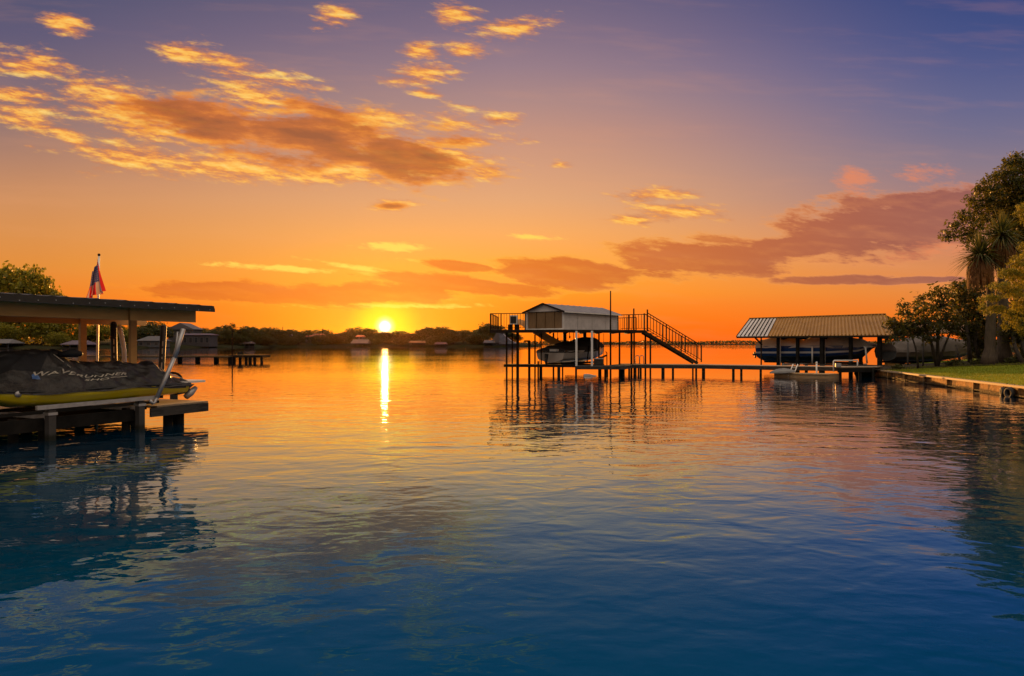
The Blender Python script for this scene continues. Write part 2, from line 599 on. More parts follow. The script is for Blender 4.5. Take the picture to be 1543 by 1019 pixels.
M_STEEL = principled("dark_steel", (0.016, 0.011, 0.009), 0.85, 0.08, noise=(5.0, (0.035, 0.018, 0.012), 0.6))
M_GALV = principled("galvanised_metal", (0.42, 0.41, 0.43), 0.4, 0.5, metal=0.5, noise=(8.0, (0.28, 0.27, 0.29), 0.7))
M_WHITE = principled("white_paint", (0.72, 0.70, 0.70), 0.45, noise=(3.0, (0.58, 0.56, 0.56), 0.6))
M_SIDING = principled("white_siding", (0.56, 0.53, 0.55), 0.55, noise=(2.2, (0.40, 0.38, 0.40), 0.7))
M_BLACK = principled("black_pad", (0.012, 0.012, 0.014), 0.6)
M_LETTER = principled("pale_lettering", (0.46, 0.42, 0.36), 0.6)

# ---------------------------------------------------------------- the covered slip at the left
DO = Vector((-8.53, 12.60, 0))                       # a point under the near edge of the dock
DA = Vector((0.414, 0.910, 0)).normalized()          # along the dock, out into the lake
DN = Vector((-DA.y, DA.x, 0))                        # across the dock, away from the viewer


def dock(px, off):
    """Point of the line at distance off behind the near edge, seen in the direction px."""
    r = (px - CX) / F
    b = DO + DN * off
    s = (r * b.y - b.x) / (DA.x - r * DA.y)
    return b + DA * s


def dk(s, off, z=0.0):
    p = DO + DA * s + DN * off
    return Vector((p.x, p.y, z))


def s_at(px, off):
    return (dock(px, off) - DO).dot(DA)


def zat(px, py, off):
    return EYE + (HY - py) / F * dock(px, off).y


S_END = s_at(313, 0.0)
S_START = -4.5
DECK_Z = 0.47
slip = thing("covered_boat_slip", "covered boat slip with tan beams and a dark ribbed metal roof", "boat dock", dk(2.0, 2.0, 0))

# roof: corrugated sheet rising away from the near eave
e0, e1 = S_START, s_at(323, 0.0)
ze = zat(160, 455.5, 0.0)
mb = MB()
nr = 96
prof = []
for i in range(nr + 1):
    t = i / nr
    s = e0 + (e1 - e0) * t
    ph = (s / 0.30) % 1.0
    rib = 0.02 if ph < 0.16 else (0.02 * (1 - (ph - 0.16) / 0.1) if ph < 0.26 else (0.02 * (ph - 0.9) / 0.1 if ph > 0.9 else 0.0))
    prof.append((s, rib))
rings = []
for off, zz in ((0.0, ze), (4.4, ze + 0.25)):
    rings.append([dk(s, off, zz + r + 0.05) for s, r in prof] + [dk(s, off, zz) for s, r in reversed(prof)])
mb.loft(rings, True, True)
mb.build("roof", M_ROOFDARK, slip)
mb = MB()
mb.beam(dk(e0, -0.012, ze - 0.044), dk(e1, -0.012, ze - 0.044), 0.02, 0.085)
roof_trim = mb.build("eave_trim", M_ROOFDARK, slip)
first = None
for i in range(26):
    p = dk(e0 + 0.15 + i * (e1 - e0 - 0.3) / 25.0, -0.026, ze - 0.04 + 0.02 * ((i * 7) % 3 - 1))
    if first is None:
        mb = MB()
        mb.ball(p, 0.011, 6, 4)
        first, p_first = mb.build("screw_head", M_GALV, roof_trim), p
    else:
        c = first.copy()
        COL.objects.link(c)
        c.parent = roof_trim
        c.location = p - p_first

# two long tan beams on the posts
zb0, zb1 = zat(198, 483, 1.4), ze + 0.06
zend = s_at(294, 1.4)
mb = MB()
mb.beam(dk(e0, 1.4, (zb0 + zb1) / 2), dk(zend, 1.4, (zb0 + zb1) / 2), 0.05, zb1 - zb0)
mb.build("beam", M_TAN, slip)
zo0, zo1 = zat(198, 482.5, 0.45), ze + 0.02
so1 = s_at(294, 0.45)
mb = MB()
mb.beam(dk(e0, 0.45, (zo0 + zo1) / 2), dk(so1, 0.45, (zo0 + zo1) / 2), 0.05, zo1 - zo0)
mb.build("fascia_beam", M_TAN, slip)
p = dock(200, 0.39)
mb = MB()
mb.box((p.x, p.y, (zo0 + zo1) / 2 - 0.02), (0.15, 0.06, zo1 - zo0 - 0.02), math.atan2(DA.y, DA.x))
mb.build("hanger_board", M_TAN, slip)
zc0 = zat(165, 489.5, 3.2)
mb = MB()
mb.beam(dk(e0, 3.2, (zc0 + zb1 + 0.09) / 2), dk(zend, 3.2, (zc0 + zb1 + 0.09) / 2), 0.05, zb1 + 0.09 - zc0)
mb.build("beam", M_TAN, slip)
for s in [e0 + 0.3 + 0.61 * k for k in range(int((zend - e0) / 0.61))]:
    mb = MB()
    mb.beam(dk(s, 0.12, ze - 0.03), dk(s, 1.37, ze + 0.04), 0.04, 0.055)
    mb.beam(dk(s, 1.43, ze + 0.01), dk(s, 3.17, ze + 0.11), 0.04, 0.12)
    mb.build("rafter", M_TAN, slip)
for px, off, w in ((200, 1.345, 0.15), (124.5, 3.14, 0.15)):
    p = dock(px, off)
    mb = MB()
    rz = math.atan2(DA.y, DA.x)
    mb.box((p.x, p.y, (DECK_Z + zb1) / 2 - 0.01), (w, w * 0.55, zb1 - DECK_Z), rz)
    po = mb.build("post", M_TAN, slip)
    mb = MB()
    mb.box((p.x, p.y, DECK_Z + 0.06), (w + 0.03, w * 0.55 + 0.03, 0.10), rz)
    mb.build("post_bracket", M_GALV, po)
for s in (S_START + 0.3,):
    for off in (1.345, 3.14):
        mb = MB()
        mb.box((*dk(s, off)[:2], (DECK_Z + zb1) / 2 - 0.01), (0.15, 0.085, zb1 - DECK_Z), rz)
        mb.build("post", M_TAN, slip)

# decking: a walkway behind the lift and a platform across the end
s_pl = s_at(236, 0.0)


def planks(mbx, s0, s1, o0, o1, z, w=0.14):
    n = int((s1 - s0) / w)
    for i in range(n):
        a = s0 + (s1 - s0) * i / n
        b = s0 + (s1 - s0) * (i + 1) / n - 0.008
        mbx.hexa([dk(a, o0, z - 0.035), dk(b, o0, z - 0.035), dk(b, o1, z - 0.035), dk(a, o1, z - 0.035),
                  dk(a, o0, z), dk(b, o0, z), dk(b, o1, z), dk(a, o1, z)])


mb = MB()
planks(mb, s_pl, S_END, -0.02, 3.6, DECK_Z)
mb.build("end_platform", M_DECK, slip)
mb = MB()
planks(mb, S_START, s_pl - 0.02, 1.9, 3.6, DECK_Z)
mb.build("walkway", M_DECK, slip)
mb = MB()
mb.beam(dk(s_pl - 0.15, 0.0, DECK_Z - 0.135), dk(S_END, 0.0, DECK_Z - 0.135), 0.05, 0.19)
mb.build("fascia_board", M_TIMBER, slip)
mb = MB()
mb.beam(dk(S_END - 0.025, 0.03, DECK_Z - 0.135), dk(S_END - 0.025, 3.6, DECK_Z - 0.135), 0.05, 0.19)
mb.build("fascia_board", M_TIMBER, slip)
mb = MB()
mb.beam(dk(S_START, 0.22, 0.30), dk(s_pl - 0.2, 0.22, 0.30), 0.06, 0.24)
mb.build("stringer", M_DARKWOOD, slip)
for off in (1.95, 3.5):
    mb = MB()
    mb.beam(dk(S_START, off, 0.32), dk(S_END - 0.1, off, 0.32), 0.06, 0.22)
    mb.build("stringer", M_DARKWOOD, slip)
for px, off, r, top, mat in ((66, 0.55, 0.10, 0.42, M_DARKWOOD), (190, 0.40, 0.085, 0.44, M_DARKWOOD), (253, 0.30, 0.10, 0.42, M_DARKWOOD), (262, 0.8, 0.10, 0.42, M_DARKWOOD),
                             (271, 0.25, 0.09, 0.42, M_DARKWOOD), (20, 0.5, 0.09, 0.42, M_DARKWOOD), (120, 2.7, 0.10, 0.42, M_DARKWOOD), (200, 2.7, 0.10, 0.42, M_DARKWOOD), (262, 3.2, 0.10, 0.42, M_DARKWOOD), (40, 2.6, 0.10, 0.42, M_DARKWOOD)):
    p = dock(px, off)
    mb = MB()
    mb.tube([(p.x, p.y, -0.8), (p.x, p.y, top)], r, 10)
    mb.build("piling", mat, slip, True)
mb = MB()
mb.beam(dk(s_at(190, .4), 0.40, 0.30), dk(s_at(212, .1), 0.14, 0.02), 0.05, 0.09)
mb.build("brace", M_DARKWOOD, slip)
# low scrap of timber lying at the far corner of the platform: cleat
mb = MB()
c = dk(S_END - 0.75, 1.6, DECK_Z)
mb.tube([c + DA * 0.05 + Vector((0, 0, 0.0)), c + DA * 0.05 + Vector((0, 0, 0.06))], 0.015, 6)
mb.tube([c - DA * 0.05 + Vector((0, 0, 0.0)), c - DA * 0.05 + Vector((0, 0, 0.06))], 0.015, 6)
mb.tube([c - DA * 0.14 + Vector((0, 0, 0.07)), c + DA * 0.14 + Vector((0, 0, 0.07))], 0.018, 6)
mb.build("cleat", M_GALV, slip, True)

# boat lift carrying the watercraft
lift = thing("boat_lift", "galvanised boat lift with leaning guide poles under the yellow watercraft", "boat lift", dk(1.5, 0.8, 0))
zr = 0.63
mb = MB()
mb.beam(dk(s_at(55, 0), 0.0, zr), dk(s_at(238, 0), 0.0, zr + 0.02), 0.07, 0.075)
mb.build("side_rail", M_GALV, lift)
mb = MB()
mb.beam(dk(S_START + 0.5, 0.3, zr - 0.13), dk(s_at(238, .3), 0.3, zr - 0.10), 0.08, 0.06)
mb.build("bunk", M_DARKWOOD, lift)
mb = MB()
mb.beam(dk(S_START + 0.5, 1.35, zr - 0.13), dk(s_at(238, .3), 1.35, zr - 0.10), 0.08, 0.06)
mb.build("bunk", M_DARKWOOD, lift)
for px, top in ((76, zr + 0.0), (211, zr + 0.02)):
    p = dock(px, 0.06)
    mb = MB()
    mb.box((p.x, p.y, (top - 0.8) / 2 - 0.02), (0.13, 0.13, top + 0.8 - 0.06), rz)
    lg = mb.build("leg", M_PILE, lift)
    mb = MB()
    mb.box((p.x, p.y, top - 0.13), (0.17, 0.16, 0.05), rz)
    mb.build("bracket", M_GALV, lg)
    mb = MB()
    mb.beam(Vector((p.x, p.y, zr - 0.19)) + DN * 0.07, Vector((p.x, p.y, zr - 0.19)) + DN * 1.5, 0.07, 0.09)
    mb.build("cross_beam", M_GALV, lift)
# aluminium guide pole: elbow at the foot, long leaning shaft, open fork at the top
f0, f1, f2, f3 = dock(226, -0.06), dock(233, -0.06), dock(237, -0.06), dock(263.5, -0.06)
mb = MB()
mb.tube([(*f0[:2], 0.61), (*dock(230, -.06)[:2], 0.53), (*f1[:2], 0.55), (*f2[:2], 0.66)], 0.032, 8)
mb.tube([(*f2[:2], 0.66), (*f3[:2], zat(263.5, 537, -0.06))], 0.045, 8)
gp = mb.build("guide_pole", M_GALV, lift, True)
mb = MB()
t0 = Vector((*f3[:2], zat(263.5, 537, -.06)))
t1 = Vector((*dock(276, -.06)[:2], zat(276, 496, -.06)))
mb.tube([t0 - (t1 - t0) * 0.06, t1], 0.05, 8)
mb.tube([t0, Vector((*dock(266, -.02)[:2], zat(266, 517, -.02))), Vector((*dock(267.5, 0.0)[:2], zat(267.5, 500, 0.0)))], 0.022, 6)
mb.build("pole_sleeve", M_GALV, gp, True)
mb = MB()
q = [dock(179, 2.6), dock(183, 2.6), dock(187, 2.6), dock(189, 2.6)]
mb.tube([(*q[0][:2], zat(179, 491, 2.6)), (*q[1][:2], zat(183, 506, 2.6)), (*q[2][:2], zat(187, 528, 2.6)), (*q[3][:2], DECK_Z + 0.02)], 0.055, 10)
mb.build("guide_pole", M_WHITE, lift, True)
for (xa, ya, xb, off, r) in ((246.5, 493, 241, 1.75, 0.072), (171, 488, 173, 2.3, 0.068)):
    a, b = dock(xb, off), dock(xa, off)
    za = zat(xa, ya, off)
    A0, B0 = Vector((a.x, a.y, DECK_Z)), Vector((b.x, b.y, za))
    mb = MB()
    mb.tube([A0, B0], r, 12)
    mb.ball(B0, (r, r, r * 0.8), 12, 6)
    bp = mb.build("padded_guide", M_BLACK, lift, True)
    mb = MB()
    side = Vector((B0.y, -B0.x, 0)).normalized()
    front = Vector((-B0.x, -B0.y, 0)).normalized()
    d = (B0 - A0)
    for k, (u0, u1) in enumerate(((.30, .36), (.38, .40), (.42, .50), (.55, .58), (.62, .70), (.73, .80))):
        w = 0.012
        c0, c1 = A0 + d * u0 + front * (r + 0.003), A0 + d * u1 + front * (r + 0.003)
        mb.add([c0 - side * w, c0 + side * w, c1 + side * w, c1 - side * w], [(0, 1, 2, 3)])
    mb.build("lettering", M_LETTER, bp)

# ---------------------------------------------------------------- the covered personal watercraft
CR_O = 0.82                                     # distance of its keel line behind the near edge
S_ST = s_at(262, CR_O)                          # stern
S_BOW = S_ST - 4.35
craft = thing("personal_watercraft", "yellow personal watercraft under a black lettered cover, stern out on the lift", "watercraft", dk(S_ST - 2, CR_O, 0.55))


def interp(t, pts):
    for (a, va), (b, vb) in zip(pts, pts[1:]):
        if t <= b:
            k = (t - a) / (b - a)
            k = k * k * (3 - 2 * k)
            return va + (vb - va) * k
    return pts[-1][1]


HALF = [(0, 0.50), (0.15, 0.56), (0.55, 0.58), (0.8, 0.50), (0.95, 0.22), (1.0, 0.05)]          # u: 0 stern, 1 bow
GUN = [(0, 0.86), (0.3, 0.90), (0.7, 0.885), (1.0, 0.95)]
KEEL = [(0, 0.615), (0.6, 0.56), (0.8, 0.60), (0.93, 0.74), (1.0, 0.90)]
M_YELLOW = principled("yellow_hull", (0.72, 0.58, 0.008), 0.22, 0.5, coat=0.5, noise=(1.2, (0.62, 0.50, 0.012), 0.5))


def hull_pt(u, k):
    """k 0..1 from keel to gunwale on the near side."""
    hw, g, kl = interp(u, HALF), interp(u, GUN), interp(u, KEEL)
    prof = [(0.0, 0.0), (0.45, 0.10), (0.80, 0.24), (0.93, 0.42), (0.97, 0.66), (1.0, 0.72), (0.985, 1.0)]
    i = min(int(k * 6), 5)
    f = k * 6 - i
    w = prof[i][0] + (prof[i + 1][0] - prof[i][0]) * f
    h = prof[i][1] + (prof[i + 1][1] - prof[i][1]) * f
    return w * hw, kl + (g - kl) * h


mb = MB()
rings = []
for i in range(33):
    u = i / 32
    s = S_ST - u * (S_ST - S_BOW)
    half = [hull_pt(u, k / 6) for k in range(7)]
    rings.append([dk(s, CR_O - w, z) for w, z in reversed(half)] + [dk(s, CR_O + w, z) for w, z in half[1:]])
mb.loft(rings, False)
mb.add(rings[0], [tuple(range(len(rings[0])))])
mb.build("hull", M_YELLOW, craft, True)
# dark side moulding near the stern and rubber band along the gunwale
mb = MB()
for (u0, u1, k0, k1) in ((0.02, 0.165, 4.9 / 6, 5.7 / 6),):
    n = 8
    ra, rb = [], []
    for i in range(n + 1):
        u = u0 + (u1 - u0) * i / n
        s = S_ST - u * (S_ST - S_BOW)
        tp = 1 - 0.5 * max(0, i - n + 3) / 3
        (w0, z0), (w1, z1) = hull_pt(u, k1 - (k1 - k0) * tp), hull_pt(u, k1)
        ra.append(dk(s, CR_O - w0 - 0.006, z0))
        rb.append(dk(s, CR_O - w1 - 0.006, z1))
    mb.loft([ra, rb], False)
mb.build("side_moulding", M_BLACK, craft)
mb = MB()
pts = []
for i in range(41):
    u = i / 40
    w, z = hull_pt(u, 1.0)
    pts.append(dk(S_ST - u * (S_ST - S_BOW), CR_O - w - 0.004, z + 0.008))
mb.tube(pts, 0.028, 8)
mb.build("rub_rail", M_BLACK, craft, True)
# round drain fitting
mb = MB()
u = (S_ST - s_at(33, 0.25)) / (S_ST - S_BOW)
w, z = hull_pt(u, 0.97)
c = dk(s_at(33, 0.25), CR_O - w, z - 0.02)
mb.tube([c - DN * 0.03, c + DN * 0.01], 0.055, 12)
mb.build("hull_fitting", M_GALV, craft, True)
# transom: dark pump housing, jet nozzle, step plate
mb = MB()
for zz, ww, l in ((0.70, 0.40, 0.18), (0.80, 0.44, 0.26)):
    a, b = dk(S_ST - 0.05, CR_O, zz), dk(S_ST + l, CR_O, zz)
    mb.hexa([dk(S_ST - 0.2, CR_O - ww, zz - 0.07), dk(S_ST + l * 0.5, CR_O - ww * 0.8, zz - 0.05), dk(S_ST + l * 0.5, CR_O + ww * 0.8, zz - 0.05), dk(S_ST - 0.2, CR_O + ww, zz - 0.07),
             dk(S_ST - 0.2, CR_O - ww, zz + 0.049), dk(S_ST + l, CR_O - ww * 0.85, zz + 0.049), dk(S_ST + l, CR_O + ww * 0.85, zz + 0.049), dk(S_ST - 0.2, CR_O + ww, zz + 0.049)])
mb.build("stern_housing", M_BLACK, craft)
mb = MB()
mb.tube([dk(S_ST + 0.08, CR_O - 0.30, 0.56), dk(S_ST + 0.22, CR_O - 0.30, 0.66), dk(S_ST + 0.36, CR_O - 0.30, 0.76)], [0.07, 0.085, 0.05], 10)
mb.build("jet_nozzle", M_GALV, craft, True)
mb = MB()
so, sz = S_ST + 0.12, 0.905
mb.slab([dk(so - 0.25, CR_O - 0.42)[:2], dk(so + 0.42, CR_O - 0.40)[:2], dk(so + 0.52, CR_O - 0.28)[:2], dk(so + 0.52, CR_O + 0.28)[:2], dk(so + 0.42, CR_O + 0.40)[:2], dk(so - 0.25, CR_O + 0.42)[:2]], sz - 0.02, sz + 0.025)
mb.build("swim_step", M_WHITE, craft)
mb = MB()
for off in (CR_O - 0.22, CR_O + 0.35):
    pp = [dk(S_ST - 0.22 + 0.26 * math.cos(t), off, 0.93 + 0.20 * math.sin(t)) for t in [math.pi * k / 10 for k in range(11)]]
    mb.tube(pp, 0.028, 8)
mb.build("grab_handle", M_STEEL, craft, True)

# the cover: wrinkled black cloth over seat, handlebars and bow
TOP = [(0, 1.00), (0.06, 1.06), (0.125, 1.32), (0.16, 1.43), (0.22, 1.37), (0.36, 1.43), (0.50, 1.44), (0.56, 1.47), (0.615, 1.60), (0.66, 1.685), (0.74, 1.69), (0.84, 1.66), (0.93, 1.45), (1.0, 1.02)]
BULK = [(0, 0.9), (0.15, 0.62), (0.3, 0.55), (0.5, 0.6), (0.62, 0.72), (0.75, 0.75), (1.0, 0.95)]
rng = random.Random(5)


def wrinkle(u, v):
    w = 0.018 * math.sin(38 * u + 9 * v + 2.2 * math.sin(5 * u)) * max(0, 1 - abs(v - 0.42) * 2.2)
    w += 0.012 * math.sin(71 * u - 17 * v + 1.7 * math.sin(11 * v + 8 * u)) * (0.25 + 0.75 * v * (1 - v) * 4)
    w += 0.016 * math.sin(13 * v + 21 * u) * (1 - v)
    w *= 1.2
    # long sharp folds pulled from the tie-down points
    for (a, b, c, amp) in ((6.0, 2.4, 0.3, 0.030), (9.0, -3.1, 1.1, 0.024), (4.3, 5.2, 2.0, 0.020), (14.0, 4.0, 0.7, 0.014)):
        f = 1 - abs(math.sin(a * u * 2.2 + b * v + c + 0.5 * math.sin(6 * u + 3 * v)))
        w += amp * (f ** 4 - 0.2) * min(1, 4 * v * (1.05 - v) + 0.15)
    return w


def cover_pt(u, v, lift_=0.0):
    """u 0 stern .. 1 bow, v 0 near gunwale .. 1 centre line."""
    s = S_ST - u * (S_ST - S_BOW)
    hw, g = interp(u, HALF) + 0.035, interp(u, GUN) - 0.04 + 0.012 * math.sin(24 * u)
    tp, bl = interp(u, TOP), interp(u, BULK)
    # soft shoulder: gunwale, side, shoulder, ridge
    k = v
    w = hw * ((1 - k) * 1.0 + k * 0.0) if k > 0.999 else hw * (1 - k ** 1.9 * (1 - 0.0)) * (1 - (1 - bl) * 0.55 * math.sin(math.pi * min(1, k)) )
    z = g + (tp - g) * (1 - (1 - k) ** 1.65)
    n = wrinkle(u, v) + lift_
    return dk(s, CR_O - w - n * (1 - 0.6 * v), z + n * (0.3 + 0.7 * v))


mb = MB()
NU, NV = 150, 26
rings = []
for i in range(NU + 1):
    u = -0.012 + 1.012 * i / NU
    near = [cover_pt(max(u, 0.0) if u > -0.001 else u, j / NV) for j in range(NV + 1)]
    far = []
    for j in range(NV - 1, -1, -1):
        p = cover_pt(max(u, 0.0), j / NV)
        r = p - DO
        a, o = r.dot(DA), r.dot(DN)
        far.append(dk(a, 2 * CR_O - o, p.z + 0.006 * math.sin(20 * u + 8 * j / NV)))
    rings.append(near + far)
mb.loft(rings, False)
M_COVER = principled("cover_cloth", (0.026, 0.021, 0.020), 0.5, 0.45, noise=(2.2, (0.009, 0.009, 0.011), 0.95, (1, 1, 2.5)), bump=(4.5, 0.9, 0.06))
cover = mb.build("cover", M_COVER, craft, True)
# handlebar bulge and mirror ears under the cloth
mb = MB()
s0 = S_ST - 0.60 * (S_ST - S_BOW)
for o in (CR_O - 0.30, CR_O + 0.30):
    mb.tube([dk(s0 - 0.15, CR_O + (o - CR_O) * 0.6, 1.58), dk(s0 + 0.02, o, 1.615), dk(s0 + 0.20, o * 1.0, 1.60), dk(s0 + 0.25, o, 1.585)], [0.05, 0.085, 0.06, 0.02], 10)
M_COVER2 = principled("cover_cloth_dark", (0.009, 0.009, 0.012), 0.7, 0.3)
mb.build("mirror_sleeve", M_COVER2, cover, True)


def cover_patch(poly_fn, nu, nv, name, mat, lift_=0.006):
    m_ = MB()
    rr = []
    for i in range(nu + 1):
        rr.append([cover_pt(*poly_fn(i / nu, j / nv), lift_) for j in range(nv + 1)])
    m_.loft(rr, False)
    return m_.build(name, mat, cover, True)


def u_of(px, off=0.3):
    return (S_ST - s_at(px, off)) / (S_ST - S_BOW)


# darker cloth panel round the bow, blue badge, black oval vent
ua, ub = u_of(88), u_of(8)
cover_patch(lambda a, b: (ua + (ub - ua) * a + 0.06 * (1 - b), 0.36 + 0.40 * b + 0.04 * a), 24, 10, "cloth_panel", M_COVER2)
ua, ub = u_of(64), u_of(51)
M_BLUE = principled("blue_badge", (0.02, 0.09, 0.30), 0.5, noise=(14, (0.25, 0.32, 0.42), 0.5))
cover_patch(lambda a, b: (ua + (ub - ua) * a, 0.225 + 0.10 * b * (0.6 + 0.4 * math.sin(math.pi * a))), 8, 6, "badge", M_BLUE, 0.010)
uc = u_of(203)


def oval(a, b):
    t, r = 2 * math.pi * a, b
    return (uc + 0.027 * r * math.cos(t), 0.36 + 0.11 * r * math.sin(t) - 0.07 * r * math.cos(t))


cover_patch(oval, 20, 3, "vent", M_BLACK, 0.012)


def text_mesh(body, shear=0.0, extrude=0.0, space=1.0):
    cu = bpy.data.curves.new("lettering", 'FONT')
    cu.offset = 0.012
    cu.body = body
    cu.shear = shear
    cu.space_character = space
    cu.resolution_u = 3
    ob = bpy.data.objects.new("lettering", cu)
    COL.objects.link(ob)
    dg = bpy.context.evaluated_depsgraph_get()
    me = bpy.data.meshes.new_from_object(ob.evaluated_get(dg))
    bm = bmesh.new()
    bm.from_mesh(me)
    bmesh.ops.triangulate(bm, faces=bm.faces[:])
    for _ in range(3):
        longe = [e for e in bm.edges if e.calc_length() > 0.16]
        if not longe:
            break
        bmesh.ops.subdivide_edges(bm, edges=longe, cuts=1)
        bmesh.ops.triangulate(bm, faces=bm.faces[:])
    bm.to_mesh(me)
    bm.free()
    vs = [v.co.copy() for v in me.vertices]
    fs = [tuple(p.vertices) for p in me.polygons]
    bpy.data.objects.remove(ob)
    bpy.data.meshes.remove(me)
    x0, x1 = min(v.x for v in vs), max(v.x for v in vs)
    y0, y1 = min(v.y for v in vs), max(v.y for v in vs)
    return [((v.x - x0) / (x1 - x0), (v.y - y0) / (y1 - y0)) for v in vs], fs


def cover_text(body, pa, pb, v0, h, slope=0.0):
    vs, fs = text_mesh(body, 0.35, space=1.05)
    ua, ub = u_of(pa), u_of(pb)
    m_ = MB()
    m_.add([cover_pt(ua + (ub - ua) * x, v0 + slope * x + h * y, 0.014) for x, y in vs], fs)
    bm_ = m_.build("lettering", M_LETTER, cover)
    return bm_


cover_text("WAVERUNNER", 56, 197, 0.285, 0.066, 0.045)
cover_text("SHO", 128, 166, 0.222, 0.048, 0.012)
ua, ub = u_of(168), u_of(196)
cover_patch(lambda a, b: (ua + (ub - ua) * a, 0.268 + 0.02 * a + 0.012 * b), 10, 2, "stripe", M_LETTER, 0.020)
# tie-down straps at the stern
for (a, b) in ((0.125, 0.02), (0.09, 0.0)):
    mb = MB()
    p0, p1 = cover_pt(a, 0.5, 0.015), dk(S_ST + 0.05, CR_O - 0.40, 0.93)
    mb.tube([p0, (p0 + p1) / 2 + Vector((0, 0, 0.02)), p1], 0.010, 6)
    mb.build("tie_strap", M_LETTER, cover, True)
mb = MB()
p0 = cover_pt(u_of(96), 0.75, 0.02)
p1 = cover_pt(u_of(112), 0.45, 0.02)
mb.tube([p0, p1], 0.008, 6)
mb.build("tie_strap", M_LETTER, cover, True)

# ---------------------------------------------------------------- flag and its pole behind the slip
fd = 17.0
fb = ray(144.3, fd, -0.9)
pole_top = ray(149.2, fd, py=386)
pole = thing("flagpole", "slim white flagpole leaning behind the covered slip", "flagpole", (fb.x, fb.y, 0))
mb = MB()
mb.tube([fb, pole_top], [0.035, 0.022], 8)
mb.build("shaft", M_WHITE, pole, True)
mb = MB()
mb.ball(pole_top + Vector((0, 0, 0.03)), 0.035, 8, 6)
mb.build("finial", M_STEEL, pole, True)


def flag_material():
    m = bpy.data.materials.new("flag_cloth")
    m.use_nodes = True
    t = m.node_tree
    t.nodes.clear()
    n = NT(t)
    out = n.new('ShaderNodeOutputMaterial')
    uv = n.new('ShaderNodeUVMap')
    uv.uv_map = "UVMap"
    sp = n.new('ShaderNodeSeparateXYZ')
    t.links.new(uv.outputs[0], sp.inputs[0])
    u, v = sp.outputs[0], sp.outputs[1]
    stripe = n.m('GREATER_THAN', n.m('FRACT', n.m('MULTIPLY', v, 6.5)), 0.5)
    red = n.mix(stripe, (0.60, 0.018, 0.022, 1), (0.45, 0.38, 0.38, 1))
    canton = n.m('MULTIPLY', n.m('LESS_THAN', u, 0.60), n.m('GREATER_THAN', v, 0.16))
    su = n.m('ABSOLUTE', n.m('SUBTRACT', n.m('FRACT', n.m('MULTIPLY', u, 14.3)), 0.5))
    sv = n.m('ABSOLUTE', n.m('SUBTRACT', n.m('FRACT', n.m('MULTIPLY', v, 16.0)), 0.5))
    star = n.m('LESS_THAN', n.m('ADD', su, sv), 0.30)
    blue = n.mix(star, (0.035, 0.045, 0.20, 1), (0.30, 0.28, 0.34, 1))
    c = n.mix(canton, red, blue)
    p = n.new('ShaderNodeBsdfPrincipled')
    n.put(p.inputs['Base Color'], c)
    p.inputs['Roughness'].default_value = 0.8
    tr = n.new('ShaderNodeBsdfTranslucent')
    n.put(tr.inputs[0], c)
    mx = n.new('ShaderNodeMixShader')
    mx.inputs[0].default_value = 0.35
    t.links.new(p.outputs[0], mx.inputs[1])
    t.links.new(tr.outputs[0], mx.inputs[2])
    t.links.new(mx.outputs[0], out.inputs[0])
    return m


# limp flag: gathered in folds and hanging down from its upper corner
NU, NV = 40, 30
ax = (pole_top - fb).normalized()
hoist_top = pole_top - ax * 0.06
verts, uvs = [], []
for j in range(NV + 1):
    v = j / NV                      # 0 top, 1 bottom of the hoist
    for i in range(NU + 1):
        u = i / NU
        # fly edge swings down: distance u*1.3 along cloth falls mostly downward
        fall = u * 0.82 + (1 - v) * 0.34 * (1 - 0.35 * u)
        fold = math.sin(v * 17 + u * 3.0)
        x = (v - 0.42 + 0.10 * math.sin(v * 12)) * (0.03 + 0.52 * fall ** 0.9) - 0.03
        y = 0.07 * fold * (0.2 + fall) - 0.05 * u
        base = hoist_top - ax * fall
        verts.append((base.x + x + 0.06, base.y + y - 0.16, base.z))
        uvs.append((u, 1 - v))
faces = [(j * (NU + 1) + i, j * (NU + 1) + i + 1, (j + 1) * (NU + 1) + i + 1, (j + 1) * (NU + 1) + i) for j in range(NV) for i in range(NU)]
fo = hoist_top
flag = plain_mesh("flag", [(a - fo.x, b - fo.y, c - fo.z) for a, b, c in verts], faces, flag_material(), None, True)
flag.location = fo
lay = flag.data.uv_layers.new(name="UVMap")
for li, lp in enumerate(flag.data.loops):
    lay.data[li].uv = uvs[lp.vertex_index]
tag(flag, "limp flag of stars and red stripes hanging from the leaning pole", "flag")

# ---------------------------------------------------------------- foliage builder
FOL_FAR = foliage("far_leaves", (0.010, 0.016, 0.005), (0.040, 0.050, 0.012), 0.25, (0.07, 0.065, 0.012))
FOL_GOLD = foliage("sunlit_leaves", (0.050, 0.055, 0.008), (0.30, 0.26, 0.024), 0.5, (0.50, 0.36, 0.03))  # golden sunlight put into the leaf colour
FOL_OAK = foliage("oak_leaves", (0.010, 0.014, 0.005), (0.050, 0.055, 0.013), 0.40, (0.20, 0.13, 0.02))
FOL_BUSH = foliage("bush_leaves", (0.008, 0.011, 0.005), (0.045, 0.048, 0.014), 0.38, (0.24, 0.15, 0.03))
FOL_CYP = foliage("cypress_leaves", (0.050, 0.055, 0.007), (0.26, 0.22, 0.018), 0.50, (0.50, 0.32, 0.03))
FOL_PALM = foliage("palm_leaves", (0.020, 0.028, 0.012), (0.075, 0.085, 0.030), 0.30, (0.15, 0.12, 0.03))
M_BARK = principled("bark", (0.10, 0.075, 0.055), 0.85, noise=(5, (0.045, 0.035, 0.03), 0.8, (3, 3, 0.6)), bump=(16, 0.7, 0.03))
M_BARKDARK = principled("dark_bark", (0.045, 0.034, 0.028), 0.85, noise=(5, (0.02, 0.016, 0.014), 0.8), bump=(16, 0.6, 0.03))


